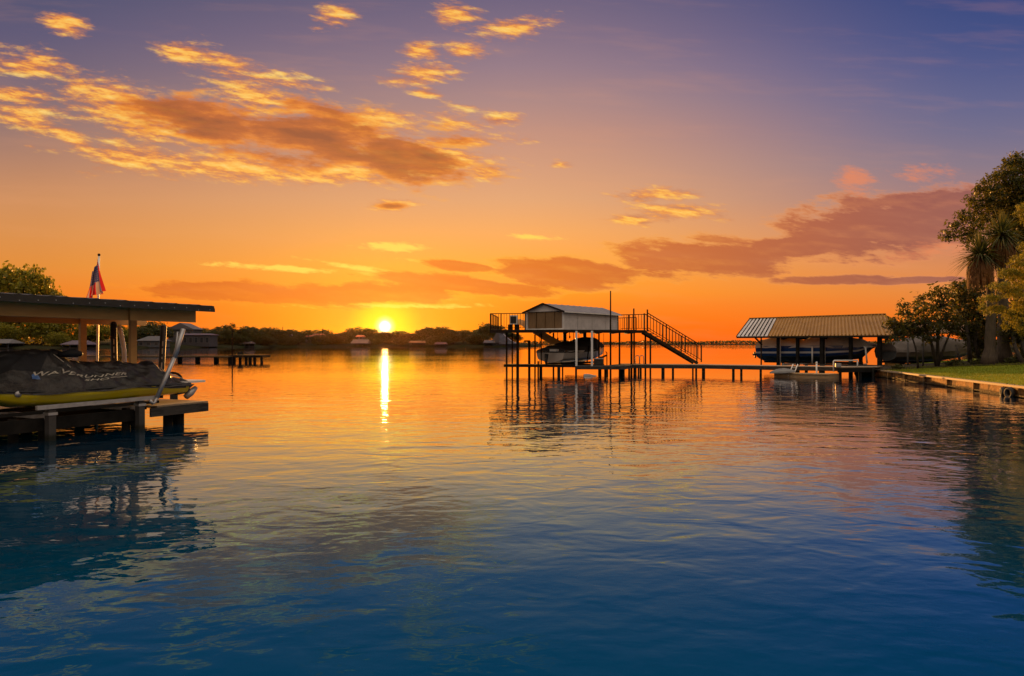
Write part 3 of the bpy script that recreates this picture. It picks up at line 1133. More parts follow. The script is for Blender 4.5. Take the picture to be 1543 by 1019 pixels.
def leaf_quads(centers, axes, normals, length, width):
    """Diamond leaves: arrays of centres, long axes and side axes."""
    n = len(centers)
    L = np.asarray(length).reshape(-1, 1) * np.ones((n, 1))
    Wd = np.asarray(width).reshape(-1, 1) * np.ones((n, 1))
    a = axes * L
    s = normals * Wd
    v = np.empty((n, 4, 3))
    v[:, 0] = centers - a * 0.5
    v[:, 1] = centers + s * 0.5 + a * 0.05
    v[:, 2] = centers + a * 0.5
    v[:, 3] = centers - s * 0.5 + a * 0.05
    return v.reshape(-1, 3)


def quads_object(name, v, mat, parent=None):
    nq = len(v) // 4
    me = bpy.data.meshes.new(name)
    me.vertices.add(nq * 4)
    me.vertices.foreach_set("co", np.asarray(v, dtype=np.float32).ravel())
    me.loops.add(nq * 4)
    me.loops.foreach_set("vertex_index", np.arange(nq * 4, dtype=np.int32))
    me.polygons.add(nq)
    me.polygons.foreach_set("loop_start", np.arange(0, nq * 4, 4, dtype=np.int32))
    me.polygons.foreach_set("loop_total", np.full(nq, 4, dtype=np.int32))
    me.materials.append(mat)
    me.update(calc_edges=True)
    me.validate()
    o = bpy.data.objects.new(name, me)
    COL.objects.link(o)
    if parent is not None:
        o.parent = parent
    return o


def unit(a):
    return a / np.maximum(np.linalg.norm(a, axis=1, keepdims=True), 1e-6)


def crown_leaves(rs, blobs, per_m2, nleaf, spread, length, width, inner=0.35, droop=0.0):
    """blobs: (x, y, z, rx, ry, rz); clumps on and inside each blob, leaves round each clump."""
    out = []
    clumps = []
    for (x, y, z, rx, ry, rz) in blobs:
        n = max(6, int(per_m2 * 4 * math.pi * ((rx * ry) ** 1.6 / 3 + (rx * rz) ** 1.6 / 3 + (ry * rz) ** 1.6 / 3) ** (1 / 1.6)))
        d = unit(rs.normal(size=(n, 3)))
        r = inner + (1 - inner) * rs.random((n, 1)) ** 0.45
        r = r * (0.86 + 0.28 * rs.random((n, 1)))
        clumps.append(np.array([x, y, z]) + d * r * np.array([rx, ry, rz]))
    cl = np.vstack(clumps)
    big = rs.uniform(0.6, 1.35, size=(len(cl), 1))
    c = np.repeat(cl, nleaf, axis=0) + rs.normal(size=(len(cl) * nleaf, 3)) * spread * np.repeat(big, nleaf, axis=0) * np.array([1, 1, 0.75])
    ax = rs.normal(size=(len(c), 3))
    ax[:, 2] -= droop
    ax = unit(ax)
    sd = unit(np.cross(ax, rs.normal(size=(len(c), 3))))
    k = rs.uniform(0.65, 1.3, size=(len(c), 1))
    return leaf_quads(c, ax, sd, length * k, width * k), cl


def limb(mbx, rs, p, q, r0, r1, n=5, wob=0.12):
    p, q = Vector(p), Vector(q)
    L = (q - p).length
    pts, rr = [], []
    for i in range(n + 1):
        t = i / n
        w = math.sin(math.pi * t) * wob * L
        pts.append(p.lerp(q, t) + Vector((rs.normal() * w * 0.4, rs.normal() * w * 0.4, w * 0.5)))
        rr.append(r0 + (r1 - r0) * t)
    mbx.tube(pts, rr, 7)
    return pts[-1]


# ---------------------------------------------------------------- the far shore
M_BANK = principled("bank_ground", (0.016, 0.019, 0.007), 0.95, 0.05, noise=(0.12, (0.03, 0.024, 0.014), 0.8))
shore = [(-420, 235, 0), (0, 255, 0), (120, 262, 0), (232, 285, 0), (330, 318, 0), (420, 362, 0), (580, 376, 0), (760, 372, 0), (800, 392, 0), (815, 470, 0)]
rows = []
for px, d, _ in shore:
    a = ray(px, d, -0.4)
    b = ray(px, d + 1.5, 0.55)
    c = ray(px, d + 14, 1.6)
    e = ray(px, d + 60, 4.0 if px < 780 else 1.0)
    f = ray(px, d + 200, 5.0 if px < 780 else 0.5)
    rows.append([a, b, c, e, f])
mb = MB()
mb.loft(rows, False)
mb.build("far_bank", M_BANK, None, True)["kind"] = "structure"


def shore_d(px):
    for (a, da, _), (b, db, _) in zip(shore, shore[1:]):
        if px <= b:
            return da + (db - da) * (px - a) / (b - a)
    return shore[-1][1]


PROTO = {}


def tree_proto(kind, seed, mat):
    """A tree one unit high (root at the ground), crown and trunk as parts."""
    rs = np.random.RandomState(seed)
    root = thing(kind, "", "tree", (0, 0, 0))
    if kind == "round_tree":
        blobs = [(0, 0, 0.60, 0.36, 0.36, 0.30), (-0.2, 0.05, 0.45, 0.26, 0.26, 0.24), (0.22, -0.05, 0.47, 0.26, 0.26, 0.24), (0.05, 0, 0.76, 0.24, 0.24, 0.20), (rs.uniform(-.2, .2), 0, 0.34, 0.34, 0.3, 0.18)]
    elif kind == "tall_tree":
        blobs = [(0, 0, 0.66, 0.24, 0.24, 0.20), (-0.16, 0, 0.80, 0.15, 0.15, 0.12), (0.15, 0, 0.84, 0.14, 0.14, 0.13), (0.2, 0, 0.55, 0.16, 0.16, 0.14), (-0.2, 0, 0.55, 0.18, 0.18, 0.14), (0.02, 0, 0.36, 0.2, 0.2, 0.14)]
    else:
        blobs = [(0, 0, 0.55, 0.60, 0.42, 0.34), (-0.42, 0, 0.45, 0.32, 0.3, 0.28), (0.42, 0, 0.42, 0.34, 0.3, 0.28), (0.15, 0, 0.74, 0.3, 0.3, 0.22), (-0.2, 0, 0.70, 0.26, 0.26, 0.2), (0, 0, 0.2, 0.6, 0.4, 0.18)]
    v, cl = crown_leaves(rs, blobs, 95, 8, 0.032, 0.055, 0.038, 0.2)
    quads_object("crown", v, mat, root)
    m_ = MB()
    limb(m_, rs, (0, 0, -0.04), (0.01, 0, 0.55), 0.03, 0.014, 5, 0.03)
    for k in range(5):
        q = cl[rs.randint(len(cl))]
        limb(m_, rs, (0, 0, 0.25 + 0.06 * k), q, 0.013, 0.004, 4, 0.08)
    m_.build("trunk", M_BARKDARK, root, True)
    return root


protos = {}
for kind, seed in (("round_tree", 1), ("round_tree", 2), ("tall_tree", 3), ("spreading_tree", 4), ("spreading_tree", 5)):
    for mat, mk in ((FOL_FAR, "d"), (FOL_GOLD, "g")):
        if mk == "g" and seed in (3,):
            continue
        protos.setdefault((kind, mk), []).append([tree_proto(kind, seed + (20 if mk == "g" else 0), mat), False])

rt = np.random.RandomState(77)
n_used = 0


def put_tree(kind, mk, px, top, width_px, dd, label, group, base=None):
    """A tree whose crown top is seen at top, width in photo pixels."""
    global n_used
    d = shore_d(px) + dd
    zb = base if base is not None else 0.7 + max(0, dd - 2) * 0.055
    zt = EYE + (HY - top) / F * d
    h = zt - zb
    w = width_px / F * d
    lst = protos[(kind, mk)]
    rec = lst[n_used % len(lst)]
    n_used += 1
    natural = {"round_tree": 0.84, "tall_tree": 0.72, "spreading_tree": 1.5}[kind]
    p = ray(px, d, zb)
    sc = (w / natural, w / natural, h / 0.98)
    rz_ = rt.uniform(-0.5, 0.5) + (math.pi if rt.random_sample() < 0.5 else 0)
    if not rec[1]:
        rec[1] = True
        o = rec[0]
        o.location, o.scale, o.rotation_euler = p, sc, (0, 0, rz_)
        o["label"], o["group"] = label, group
        return o
    return dup(rec[0], p, label, group, rz_, sc)


G_FAR = "trees along the far shore"
far_list = [
    # kind, px, top, width, distance behind the shoreline
    ("round_tree", 212, 497, 34, 14, "dark round tree behind the small grey boathouse, left of its roof peak"),
    ("round_tree", 232, 487, 46, 26, "big round dark tree rising behind the black padded guide pole"),
    ("spreading_tree", 296, 496, 36, 30, "dark spreading tree right of the dark gabled house"),
    ("round_tree", 318, 500, 30, 16, "low round tree beside the two-level lakeside building"),
    ("tall_tree", 345, 491, 24, 30, "tall tree with a ragged top behind the lone pole of the long pier"),
    ("spreading_tree", 340, 499, 40, 14, "dark spreading tree in front of the ragged tall tree"),
    ("spreading_tree", 372, 495, 44, 26, "broad dark tree right of the ragged tall tree on the far shore"),
    ("round_tree", 388, 498, 30, 14, "round tree over the end of the long low pier"),
    ("spreading_tree", 408, 496, 44, 30, "broad dark tree left of the thin far mast"),
    ("round_tree", 420, 499, 30, 14, "round tree under the thin far mast"),
    ("round_tree", 440, 500, 28, 26, "round-topped tree behind the pale arched house front"),
    ("round_tree", 450, 504, 22, 12, "small dark tree right of the pale arched house front"),
    ("round_tree", 462, 501, 26, 28, "dark tree behind the small pale house with the orange roof, on its left"),
    ("round_tree", 490, 500, 26, 32, "pointed dark tree below the second thin far mast"),
    ("spreading_tree", 502, 506, 34, 12, "low spreading tree right of the orange-roofed house"),
    ("spreading_tree", 520, 504, 34, 18, "low dark tree left of the pale metal roofed boathouse"),
    ("round_tree", 527, 498, 20, 34, "small tufted tree behind the pale metal roofed boathouse"),
    ("tall_tree", 546, 493, 28, 36, "tallest tree just left of the setting sun"),
    ("round_tree", 562, 496, 26, 34, "reddish tree directly left of the sun's disc"),
    ("spreading_tree", 580, 500, 40, 24, "low tree right under the setting sun"),
    ("round_tree", 600, 499, 34, 26, "round tree directly right of the setting sun"),
    ("spreading_tree", 618, 502, 34, 28, "spreading tree behind the low shed with the yellowish roof"),
    ("round_tree", 630, 501, 20, 14, "small tree over the right end of the yellowish shed roof"),
    ("spreading_tree", 646, 496, 38, 26, "broad dark tree right of the yellowish shed, left one of a close pair"),
    ("spreading_tree", 668, 495, 42, 22, "broad dark tree right of the yellowish shed, right one of a close pair"),
    ("round_tree", 683, 502, 24, 12, "low dark tree at the right foot of the close pair of broad trees"),
    ("round_tree", 698, 501, 20, 24, "small round tree in the dip of the far tree line"),
    ("round_tree", 713, 501, 26, 30, "pale green tree in the dip left of the stilted deck's railing"),
    ("spreading_tree", 722, 505, 40, 12, "low spreading tree left of the dark steep-roofed house"),
    ("round_tree", 733, 490, 30, 34, "tall rounded tree left of the stilted deck's railing"),
    ("round_tree", 752, 494, 34, 40, "dark tree right behind the stilted deck's left railing"),
    ("spreading_tree", 770, 505, 36, 40, "low dark tree behind the steep-roofed house"),
    ("spreading_tree", 480, 507, 30, 8, "low shrubby tree in front of the orange-roofed house"),
    ("spreading_tree", 560, 508, 34, 8, "low shrubby tree at the shore just left of the sun's reflection"),
    ("spreading_tree", 598, 509, 36, 8, "low shrubby tree at the shore just right of the sun's reflection"),
    ("spreading_tree", 660, 509, 44, 7, "low shrubs along the shore under the close pair of broad trees"),
    ("spreading_tree", 396, 509, 40, 7, "low shrubs along the shore over the end of the long pier"),
    ("spreading_tree", 358, 508, 34, 7, "low shrubs along the shore beside the lone pole of the long pier"),
    ("spreading_tree", 434, 511, 30, 6, "low shrubs along the shore under the pale arched house front"),
]
for kind, px, top, w, dd, lab in far_list:
    put_tree(kind, "d", px, top - (4.0 if not 535 < px < 625 else 0.5), w * 1.15, dd, lab, G_FAR)
crest = [(205, 496), (240, 492), (300, 500), (345, 498), (372, 497), (410, 498), (445, 502), (480, 503), (515, 506), (545, 500), (580, 502), (615, 505), (655, 499), (690, 504), (715, 504), (735, 497), (775, 504)]
for k, px in enumerate(np.arange(210, 776, 13.5)):
    top = float(np.interp(px, [c[0] for c in crest], [c[1] for c in crest])) + (rt.uniform(-7.0, 0.5) if not 535 < px < 625 else rt.uniform(-1.0, 2.5))
    put_tree(("round_tree", "spreading_tree", "tall_tree")[k % 3], "d", px + rt.uniform(-3, 3), top, rt.uniform(16, 32), 46 + rt.uniform(0, 12),
             "dark tree of the even back row behind the far shore's houses", "back row of the far shore's trees")

# the nearer, sunlit trees behind the covered slip
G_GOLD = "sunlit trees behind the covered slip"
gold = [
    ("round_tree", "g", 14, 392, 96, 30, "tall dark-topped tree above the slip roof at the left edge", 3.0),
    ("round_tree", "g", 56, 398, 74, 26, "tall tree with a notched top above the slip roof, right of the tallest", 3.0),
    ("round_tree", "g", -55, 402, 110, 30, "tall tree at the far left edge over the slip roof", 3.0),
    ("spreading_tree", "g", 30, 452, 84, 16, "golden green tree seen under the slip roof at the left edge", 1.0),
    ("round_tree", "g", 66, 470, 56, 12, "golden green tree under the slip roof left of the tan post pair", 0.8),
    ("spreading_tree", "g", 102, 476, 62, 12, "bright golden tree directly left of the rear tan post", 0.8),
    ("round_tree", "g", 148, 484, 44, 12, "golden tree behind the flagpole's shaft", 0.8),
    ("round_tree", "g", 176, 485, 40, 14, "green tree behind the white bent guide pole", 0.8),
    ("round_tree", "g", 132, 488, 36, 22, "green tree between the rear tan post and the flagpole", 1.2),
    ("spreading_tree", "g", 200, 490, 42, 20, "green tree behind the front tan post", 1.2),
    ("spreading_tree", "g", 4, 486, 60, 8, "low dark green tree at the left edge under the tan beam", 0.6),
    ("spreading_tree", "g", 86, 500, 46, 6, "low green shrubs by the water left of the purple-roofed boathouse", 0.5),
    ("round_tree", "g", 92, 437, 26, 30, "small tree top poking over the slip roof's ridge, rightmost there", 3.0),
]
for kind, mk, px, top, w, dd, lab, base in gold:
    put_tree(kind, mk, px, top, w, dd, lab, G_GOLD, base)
for lst in protos.values():
    for rec in lst:
        if not rec[1]:
            for ch in list(rec[0].children):
                bpy.data.objects.remove(ch)
            bpy.data.objects.remove(rec[0])

# the low wood on the horizon to the right, one dark mass
rs = np.random.RandomState(9)
vv = []
for px in np.arange(770, 1760, 2.2):
    d = 1500 + 60 * rs.rand()
    top = 514.8 + 1.0 * math.sin(px * 0.05) + rs.uniform(-1.2, 0.9)
    if 905 < px < 1000:
        top += 0.5
    p = ray(px, d, 0.0)
    zt = EYE + (HY - top) / F * d
    for k in range(22):
        r = 0.6 + 0.4 * rs.rand()
        c = np.array([[p.x + rs.normal() * 2.6, p.y + rs.normal() * 4, zt * rs.rand() ** 0.7]])
        ax = unit(rs.normal(size=(1, 3)))
        sd = unit(np.cross(ax, rs.normal(size=(1, 3))))
        vv.append(leaf_quads(c, ax, sd, [[3.4]], [[2.6]]))
fw = quads_object("distant_wood", np.vstack(vv), FOL_FAR)
fw["kind"] = "stuff"
mb = MB()
mb.loft([[ray(px, 1480, -0.5) for px in range(700, 1800, 50)], [ray(px, 1490, 1.5) for px in range(700, 1800, 50)], [ray(px, 1800, 1.6) for px in range(700, 1800, 50)]], False)
mb.build("distant_bank", M_BANK, None, True)["kind"] = "structure"

# ---------------------------------------------------------------- houses and boathouses of the far shore
M_ROOF_GREY = principled("grey_shingles", (0.09, 0.085, 0.10), 0.7, noise=(0.8, (0.11, 0.10, 0.12), 0.7, (1, 1, 6)))
M_ROOF_PALE = principled("pale_metal_roof", (0.055, 0.048, 0.052), 0.45, noise=(0.6, (0.04, 0.035, 0.038), 0.6))
M_ROOF_PURPLE = principled("dusky_roof", (0.08, 0.055, 0.085), 0.6, noise=(0.7, (0.09, 0.06, 0.10), 0.7))
M_ROOF_ORANGE = principled("tile_roof", (0.34, 0.12, 0.05), 0.6, noise=(0.9, (0.26, 0.10, 0.05), 0.7))
M_ROOF_YELLOW = principled("yellowish_roof", (0.17, 0.12, 0.04), 0.55, noise=(0.7, (0.12, 0.085, 0.03), 0.6))
M_WALL_GREY = principled("grey_wall", (0.06, 0.06, 0.07), 0.8, noise=(0.5, (0.09, 0.09, 0.10), 0.7))
M_WALL_PALE = principled("pale_wall", (0.13, 0.11, 0.10), 0.8, noise=(0.5, (0.16, 0.14, 0.13), 0.7))
M_WALL_DARK = principled("dark_wall", (0.05, 0.042, 0.05), 0.8, noise=(0.5, (0.03, 0.026, 0.03), 0.7))
M_GLASSY = principled("window_glass", (0.02, 0.022, 0.03), 0.08, 0.6)


def far_house(name, label, cat, px0, px1, base, eave, peak, dd, wall, roof, depth=8.0, hip=0.0, ridge='along', windows=3, open_front=False, group=None, zbase=None):
    pm = (px0 + px1) / 2
    d = shore_d(pm) + dd
    x0, x1 = (px0 - CX) / F * d, (px1 - CX) / F * d
    zb = EYE + (HY - base) / F * d if zbase is None else zbase
    ze_, zp = EYE + (HY - eave) / F * d, EYE + (HY - peak) / F * d
    t = thing(name, label, cat, ((x0 + x1) / 2, d + depth / 2, zb), group)
    y0, y1 = d, d + depth
    m_ = MB()
    if open_front:
        m_.box(((x0 + x1) / 2, y1 - 0.1, (zb + ze_) / 2), (x1 - x0 - 0.4, 0.2, ze_ - zb))
        m_.build("back_wall", wall, t)
        n = max(3, int((x1 - x0) / 3.0) + 1)
        for i in range(n):
            x = x0 + 0.35 + (x1 - x0 - 0.7) * i / (n - 1)
            m_ = MB()
            m_.box((x, y0 + 0.25, (zb + ze_) / 2 - 0.3), (0.22, 0.22, ze_ - zb + 0.6))
            m_.build("post", wall, t)
        m_ = MB()
        m_.box(((x0 + x1) / 2, (y0 + y1) / 2, zb + 0.25), (x1 - x0, depth, 0.2))
        m_.build("deck", M_TIMBER, t)
    else:
        m_.box(((x0 + x1) / 2, (y0 + y1) / 2, (zb + ze_) / 2), (x1 - x0 - 0.5, depth - 0.5, ze_ - zb))
        w = m_.build("wall", wall, t)
        for i in range(windows):
            x = x0 + (x1 - x0) * (i + 0.5) / windows
            ww, hh = min(1.3, (x1 - x0) / windows * 0.5), (ze_ - zb) * 0.42
            m_ = MB()
            m_.box((x, y0 + 0.23, zb + (ze_ - zb) * 0.55), (ww + 0.2, 0.06, hh + 0.2))
            fr = m_.build("window", M_WALL_PALE, t)
            m_ = MB()
            m_.box((x, y0 + 0.19, zb + (ze_ - zb) * 0.55), (ww, 0.05, hh))
            m_.build("pane", M_GLASSY, fr)
    m_ = MB()
    o = 0.35
    if ridge == 'along':
        h = hip * (x1 - x0)
        ym = (y0 + y1) / 2
        A_ = [(x0 - o, y0 - o, ze_), (x1 + o, y0 - o, ze_), (x1 + o, y1 + o, ze_), (x0 - o, y1 + o, ze_)]
        R_ = [(x0 - o + h, ym, zp), (x1 + o - h, ym, zp)]
        low = [(a, b, c - 0.22) for a, b, c in A_]
        m_.add(A_ + R_ + low, [(0, 1, 5, 4), (2, 3, 4, 5), (0, 4, 3), (1, 2, 5), (0, 6, 7, 1), (1, 7, 8, 2), (2, 8, 9, 3), (3, 9, 6, 0), (6, 9, 8, 7)])
    else:
        xm = (x0 + x1) / 2
        A_ = [(x0 - o, y0 - o, ze_), (x1 + o, y0 - o, ze_), (x1 + o, y1 + o, ze_), (x0 - o, y1 + o, ze_)]
        R_ = [(xm, y0 - o, zp), (xm, y1 + o, zp)]
        low = [(a, b, c - 0.22) for a, b, c in A_]
        m_.add(A_ + R_ + low, [(0, 4, 5, 3), (1, 2, 5, 4), (0, 1, 4), (2, 3, 5), (0, 6, 7, 1), (1, 7, 8, 2), (2, 8, 9, 3), (3, 9, 6, 0), (6, 9, 8, 7)])
    m_.build("roof", roof, t)
    return t


far_house("boathouse", "small grey boathouse with a pale hipped roof right of the front tan post", "boathouse", 206, 241, 523.6, 513.5, 506.5, 1, M_WALL_GREY, M_ROOF_PALE, 9, 0.28, windows=3)
far_house("gabled_house", "dark house with one big gable above the long two-level lakeside building", "house", 252, 291, 516, 496, 486.5, 26, M_WALL_GREY, M_ROOF_GREY, 10, ridge='across', windows=3)
far_house("lakeside_building", "long low two-level building with a flat dark roof at the far waterline", "building", 266, 316, 522.5, 504.5, 502.5, 4, M_WALL_DARK, M_ROOF_PURPLE, 9, 0.1, windows=6)
far_house("boathouse", "dusky purple-roofed boathouse right of the bright golden tree", "boathouse", 92, 129, 525.5, 519, 513, 0, M_WALL_DARK, M_ROOF_PURPLE, 8, 0.2, open_front=True)
far_house("boathouse", "dark blue boathouse by the water at the left edge of the picture", "boathouse", -22, 13, 525.5, 517, 511, 0, M_WALL_DARK, M_ROOF_GREY, 8, 0.2, open_front=True)
far_house("boathouse", "boathouse with a pale metal roof left of the setting sun", "boathouse", 529, 554, 523, 517.5, 511.5, 1, M_WALL_DARK, M_ROOF_PALE, 9, 0.06, open_front=True)
far_house("lakeside_shed", "low open shed with a yellowish roof right of the setting sun", "shed", 617, 639, 523, 516.5, 513.6, 1, M_WALL_DARK, M_ROOF_YELLOW, 7, 0.03, open_front=True)
far_house("gabled_house", "pale house with an arched-looking front among the trees right of the mast", "house", 431, 443, 514, 508, 504, 18, M_WALL_PALE, M_ROOF_PALE, 8, ridge='across', windows=2)
far_house("gabled_house", "small pale house with an orange tile roof below the second thin mast", "house", 460, 487, 516, 507, 503, 22, M_WALL_PALE, M_ROOF_ORANGE, 9, 0.15, windows=4)
far_house("gabled_house", "house with an orange roof high among the trees just left of the sun", "house", 536, 546, 512, 507.5, 505, 20, M_WALL_PALE, M_ROOF_ORANGE, 8, 0.1, windows=2)
far_house("gabled_house", "dark steep-roofed house behind the stilted deck's left end", "house", 741, 760, 522, 516, 497, 4, M_WALL_DARK, M_ROOF_GREY, 12, ridge='across', windows=2)
far_house("boathouse", "low pale-roofed boathouse left of the steep-roofed house", "boathouse", 729, 745, 523, 516.5, 512.5, 1, M_WALL_DARK, M_ROOF_PALE, 7, 0.1, open_front=True)
far_house("boathouse", "small boathouse low on the shore under the broad pair of trees", "boathouse", 655, 672, 523, 518.5, 515.8, 0, M_WALL_DARK, M_ROOF_PURPLE, 7, 0.1, open_front=True)
far_house("boathouse", "small open boathouse at the shore behind the lone pole of the long pier", "boathouse", 361, 376, 523.3, 517.5, 514.5, 0, M_WALL_DARK, M_ROOF_PALE, 7, 0.1, open_front=True)
# swept blue-grey roof sloping to the water beside the steep-roofed house
t = thing("swept_roof_house", "house with a swept blue-grey roof sloping down to the water under the stilted deck", "house", ray(765, 376, 0.5))
m_ = MB()
prof = [(752, 497), (757, 503), (763, 509), (770, 514), (780, 518.5)]
m_.loft([[ray(px, 374, py=py) for px, py in prof], [ray(px, 374, py=py) + Vector((1.0, 14, 0)) for px, py in prof]], False)
m_.add([ray(752, 374, py=497), ray(757, 374, py=503), ray(763, 374, py=509), ray(770, 374, py=514), ray(780, 374, py=518.5), ray(752, 374, py=518.5)], [(0, 1, 2, 3, 4, 5)])
m_.build("roof", principled("blue_grey_roof", (0.075, 0.075, 0.10), 0.6, noise=(0.5, (0.16, 0.16, 0.21), 0.7)), t)
m_ = MB()
m_.box((ray(766, 377, 1)[0], 380, 0.9), (9.0, 9, 1.6))
m_.build("wall", M_WALL_DARK, t)
# masts over the trees
for px, top, lab in ((426, 492.5, "thin far mast over the broad dark trees"), (486, 495, "second thin far mast, over the pointed tree")):
    m_ = MB()
    p = ray(px, 395, 2.0)
    m_.tube([p, ray(px, 395, py=top)], 0.16, 6)
    if px > 450:
        q = ray(px, 395, py=top + 1.5)
        m_.beam(q - Vector((0.9, 0, 0)), q + Vector((0.9, 0, 0)), 0.15, 0.15)
    o = m_.build("mast", M_STEEL, None, base=tuple(p))
    tag(o, lab, "mast")

# ---------------------------------------------------------------- long low pier at the left, beyond the slip
D0, D1 = ray(180, 70.5, 0), ray(395, 67.0, 0)
pier = thing("long_pier", "long low dark pier reaching out from behind the covered slip", "pier", (D0 + D1) / 2)
ax_ = (D1 - D0).normalized()
nx_ = Vector((-ax_.y, ax_.x, 0))
mb = MB()
c0, c1 = Vector((D0.x - 6, D0.y + 0.1, 0.45)), Vector((D1.x, D1.y, 0.50))
mb.beam(c0 + nx_ * 0.7, c1 + nx_ * 0.7, 1.5, 0.13)
mb.build("decking", M_DARKWOOD, pier)
mb = MB()
mb.beam(ray(345, 67.7, 0.62) + nx_ * 0.7, ray(395, 66.95, 0.64) + nx_ * 0.7, 1.6, 0.10)
mb.build("end_platform", M_DARKWOOD, pier)
for px, w in ((243, 5), (270, 5.5), (297, 6), (325, 6), (346, 5), (352, 3), (361, 3), (370, 3), (376, 3.5), (383, 3), (393.5, 3)):
    dd_ = 70.5 + (67 - 70.5) * (px - 180) / 215
    p = ray(px, dd_ + 0.05, 0)
    wm = w / F * dd_
    mb = MB()
    mb.box((p.x, p.y + 0.15, -0.2), (wm, 0.25, 1.25))
    mb.build("piling", M_DARKWOOD, pier)
mb = MB()
p = ray(359, 67.6, 0)
mb.tube([(p.x, p.y + .5, 0.7), (p.x, p.y + .5, 0.98)], [0.30, 0.22], 10)
mb.build("mooring_post", M_DARKWOOD, pier)
p = ray(350, 66.6, -0.8)
mb = MB()
mb.tube([p, ray(350, 66.6, py=498)], [0.07, 0.05], 8)
mb.beam(ray(349, 66.6, py=499), ray(353, 66.6, py=500), 0.05, 0.08)
tag(mb.build("marker_pole", M_STEEL, None, base=tuple(p)), "tall thin pole standing in the water by the end of the long pier", "pole")

# ---------------------------------------------------------------- two-storey boat dock on stilts
PLAT = 2.62
LOW = 0.55
dk2 = thing("stilted_boat_dock", "two-level boat dock on thin stilts in the middle of the lake", "boat dock", ray(850, 42, 0))
PA, PB, PC = ray(738, 40.6, 0), ray(850, 39.6, 0), ray(973, 41.4, 0)
PD, PE = PC + Vector((0.6, 6.2, 0)), PA + Vector((0.4, 6.6, 0))
up_poly = [PA, PB, PC, PD, PE]
mb = MB()
mb.slab(up_poly, PLAT - 0.05, PLAT)
mb.build("upper_deck", M_TIMBER, dk2)
mb = MB()
for a, b in ((PA, PB), (PB, PC)):
    u = (b - a).normalized()
    mb.beam(a + Vector((0, -0.03, PLAT - 0.10)), b + Vector((0, -0.03, PLAT - 0.10)), 0.05, 0.16)
mb.build("deck_beam", M_STEEL, dk2)
for k in range(9):
    t = (k + 0.5) / 9
    a = PA.lerp(PC, t)
    a.y = (PA.y if t < .45 else PC.y) - 0.2
    mb = MB()
    mb.beam((a.x, a.y + 0.6, PLAT - 0.11), (a.x + 0.2, a.y + 6.0, PLAT - 0.11), 0.06, 0.12)
    mb.build("joist", M_STEEL, dk2)
# lower deck: a walkway on the left, a U round the boat, a front landing
mb = MB()
LA, LB = ray(759, 41.2, 0), ray(868, 40.6, 0)
mb.slab([LA, LB, LB + Vector((0.2, 1.1, 0)), LA + Vector((0.2, 1.1, 0))], LOW - 0.16, LOW)
mb.build("lower_walkway", M_DARKWOOD, dk2)
mb = MB()
QA, QB = ray(868, 38.4, 0), ray(941, 38.2, 0)
mb.slab([QA, QB, QB + Vector((1.9, 5.6, 0)), QB + Vector((0.7, 5.6, 0)), QB + Vector((-0.6, 2.1, 0)), QA + Vector((0.3, 2.1, 0))], LOW - 0.20, LOW - 0.02)
mb.build("landing", M_TIMBER, dk2)

piles = [  # px, depth, top, radius, material
    (763.5, 41.4, PLAT - 0.1, 0.055, M_STEEL), (780, 41.0, PLAT - 0.1, 0.085, M_STEEL), (797.5, 41.8, 1.98, 0.075, M_STEEL), (815.5, 42.0, PLAT - 0.1, 0.04, M_STEEL),
    (811, 41.0, 0.75, 0.05, M_STEEL), (902.5, 41.3, PLAT - 0.1, 0.05, M_STEEL),
    (933.5, 41.2, PLAT - 0.1, 0.055, M_STEEL), (951.5, 41.4, PLAT - 0.1, 0.065, M_STEEL), (955.5, 41.9, PLAT - 0.1, 0.05, M_STEEL),
    (972.5, 41.6, PLAT - 0.1, 0.055, M_STEEL), (834, 45.5, PLAT - 0.1, 0.06, M_STEEL), (980, 46.0, PLAT - 0.1, 0.06, M_STEEL), (772, 46.0, PLAT - 0.1, 0.05, M_STEEL)]
for px, d, top, r, mat in piles:
    p = ray(px, d, 0)
    mb = MB()
    mb.tube([(p.x, p.y, -1.0), (p.x, p.y, top)], r, 8)
    mb.build("stilt", mat, dk2, True)
for px, d in ((868.5, 39.0), (892, 38.6)):
    p = ray(px, d, 0)
    mb = MB()
    mb.box((p.x, p.y, (LOW + PLAT) / 2 - 0.06), (0.11, 0.11, PLAT - LOW - 0.06))
    mb.build("white_post", M_WHITE, dk2)
p = ray(920, 41.2, 0)
mb = MB()
mb.tube([(p.x, p.y, -1.0), (p.x, p.y, PLAT + 0.2), (p.x, p.y, EYE + (HY - 438.5) / F * 41.2)], [0.06, 0.05, 0.035], 8)
mb.build("tall_pole", M_STEEL, dk2, True)
for px, d, top in ((955, 41.5, 465), (975.5, 41.4, 466.5)):
    p = ray(px, d, 0)
    mb = MB()
    mb.tube([(p.x, p.y, PLAT - 0.05), (p.x, p.y, EYE + (HY - top) / F * d)], 0.045, 8)
    mb.build("upper_pole", M_STEEL, dk2, True)
mb = MB()
a = ray(797.5, 41.8, 1.96)
mb.beam(a + Vector((-0.32, 0, 0)), a + Vector((0.05, 0, 0)), 0.09, 0.09)
mb.build("cross_bar", M_STEEL, dk2)
for px in (851, 881):                      # hoist columns behind the boat
    p = ray(px, 44.5 if px < 860 else 45.5, 0)
    mb = MB()
    mb.box((p.x, p.y, (1.2 + PLAT) / 2), (0.22, 0.2, PLAT - 1.2))
    mb.build("hoist_column", M_STEEL, dk2)
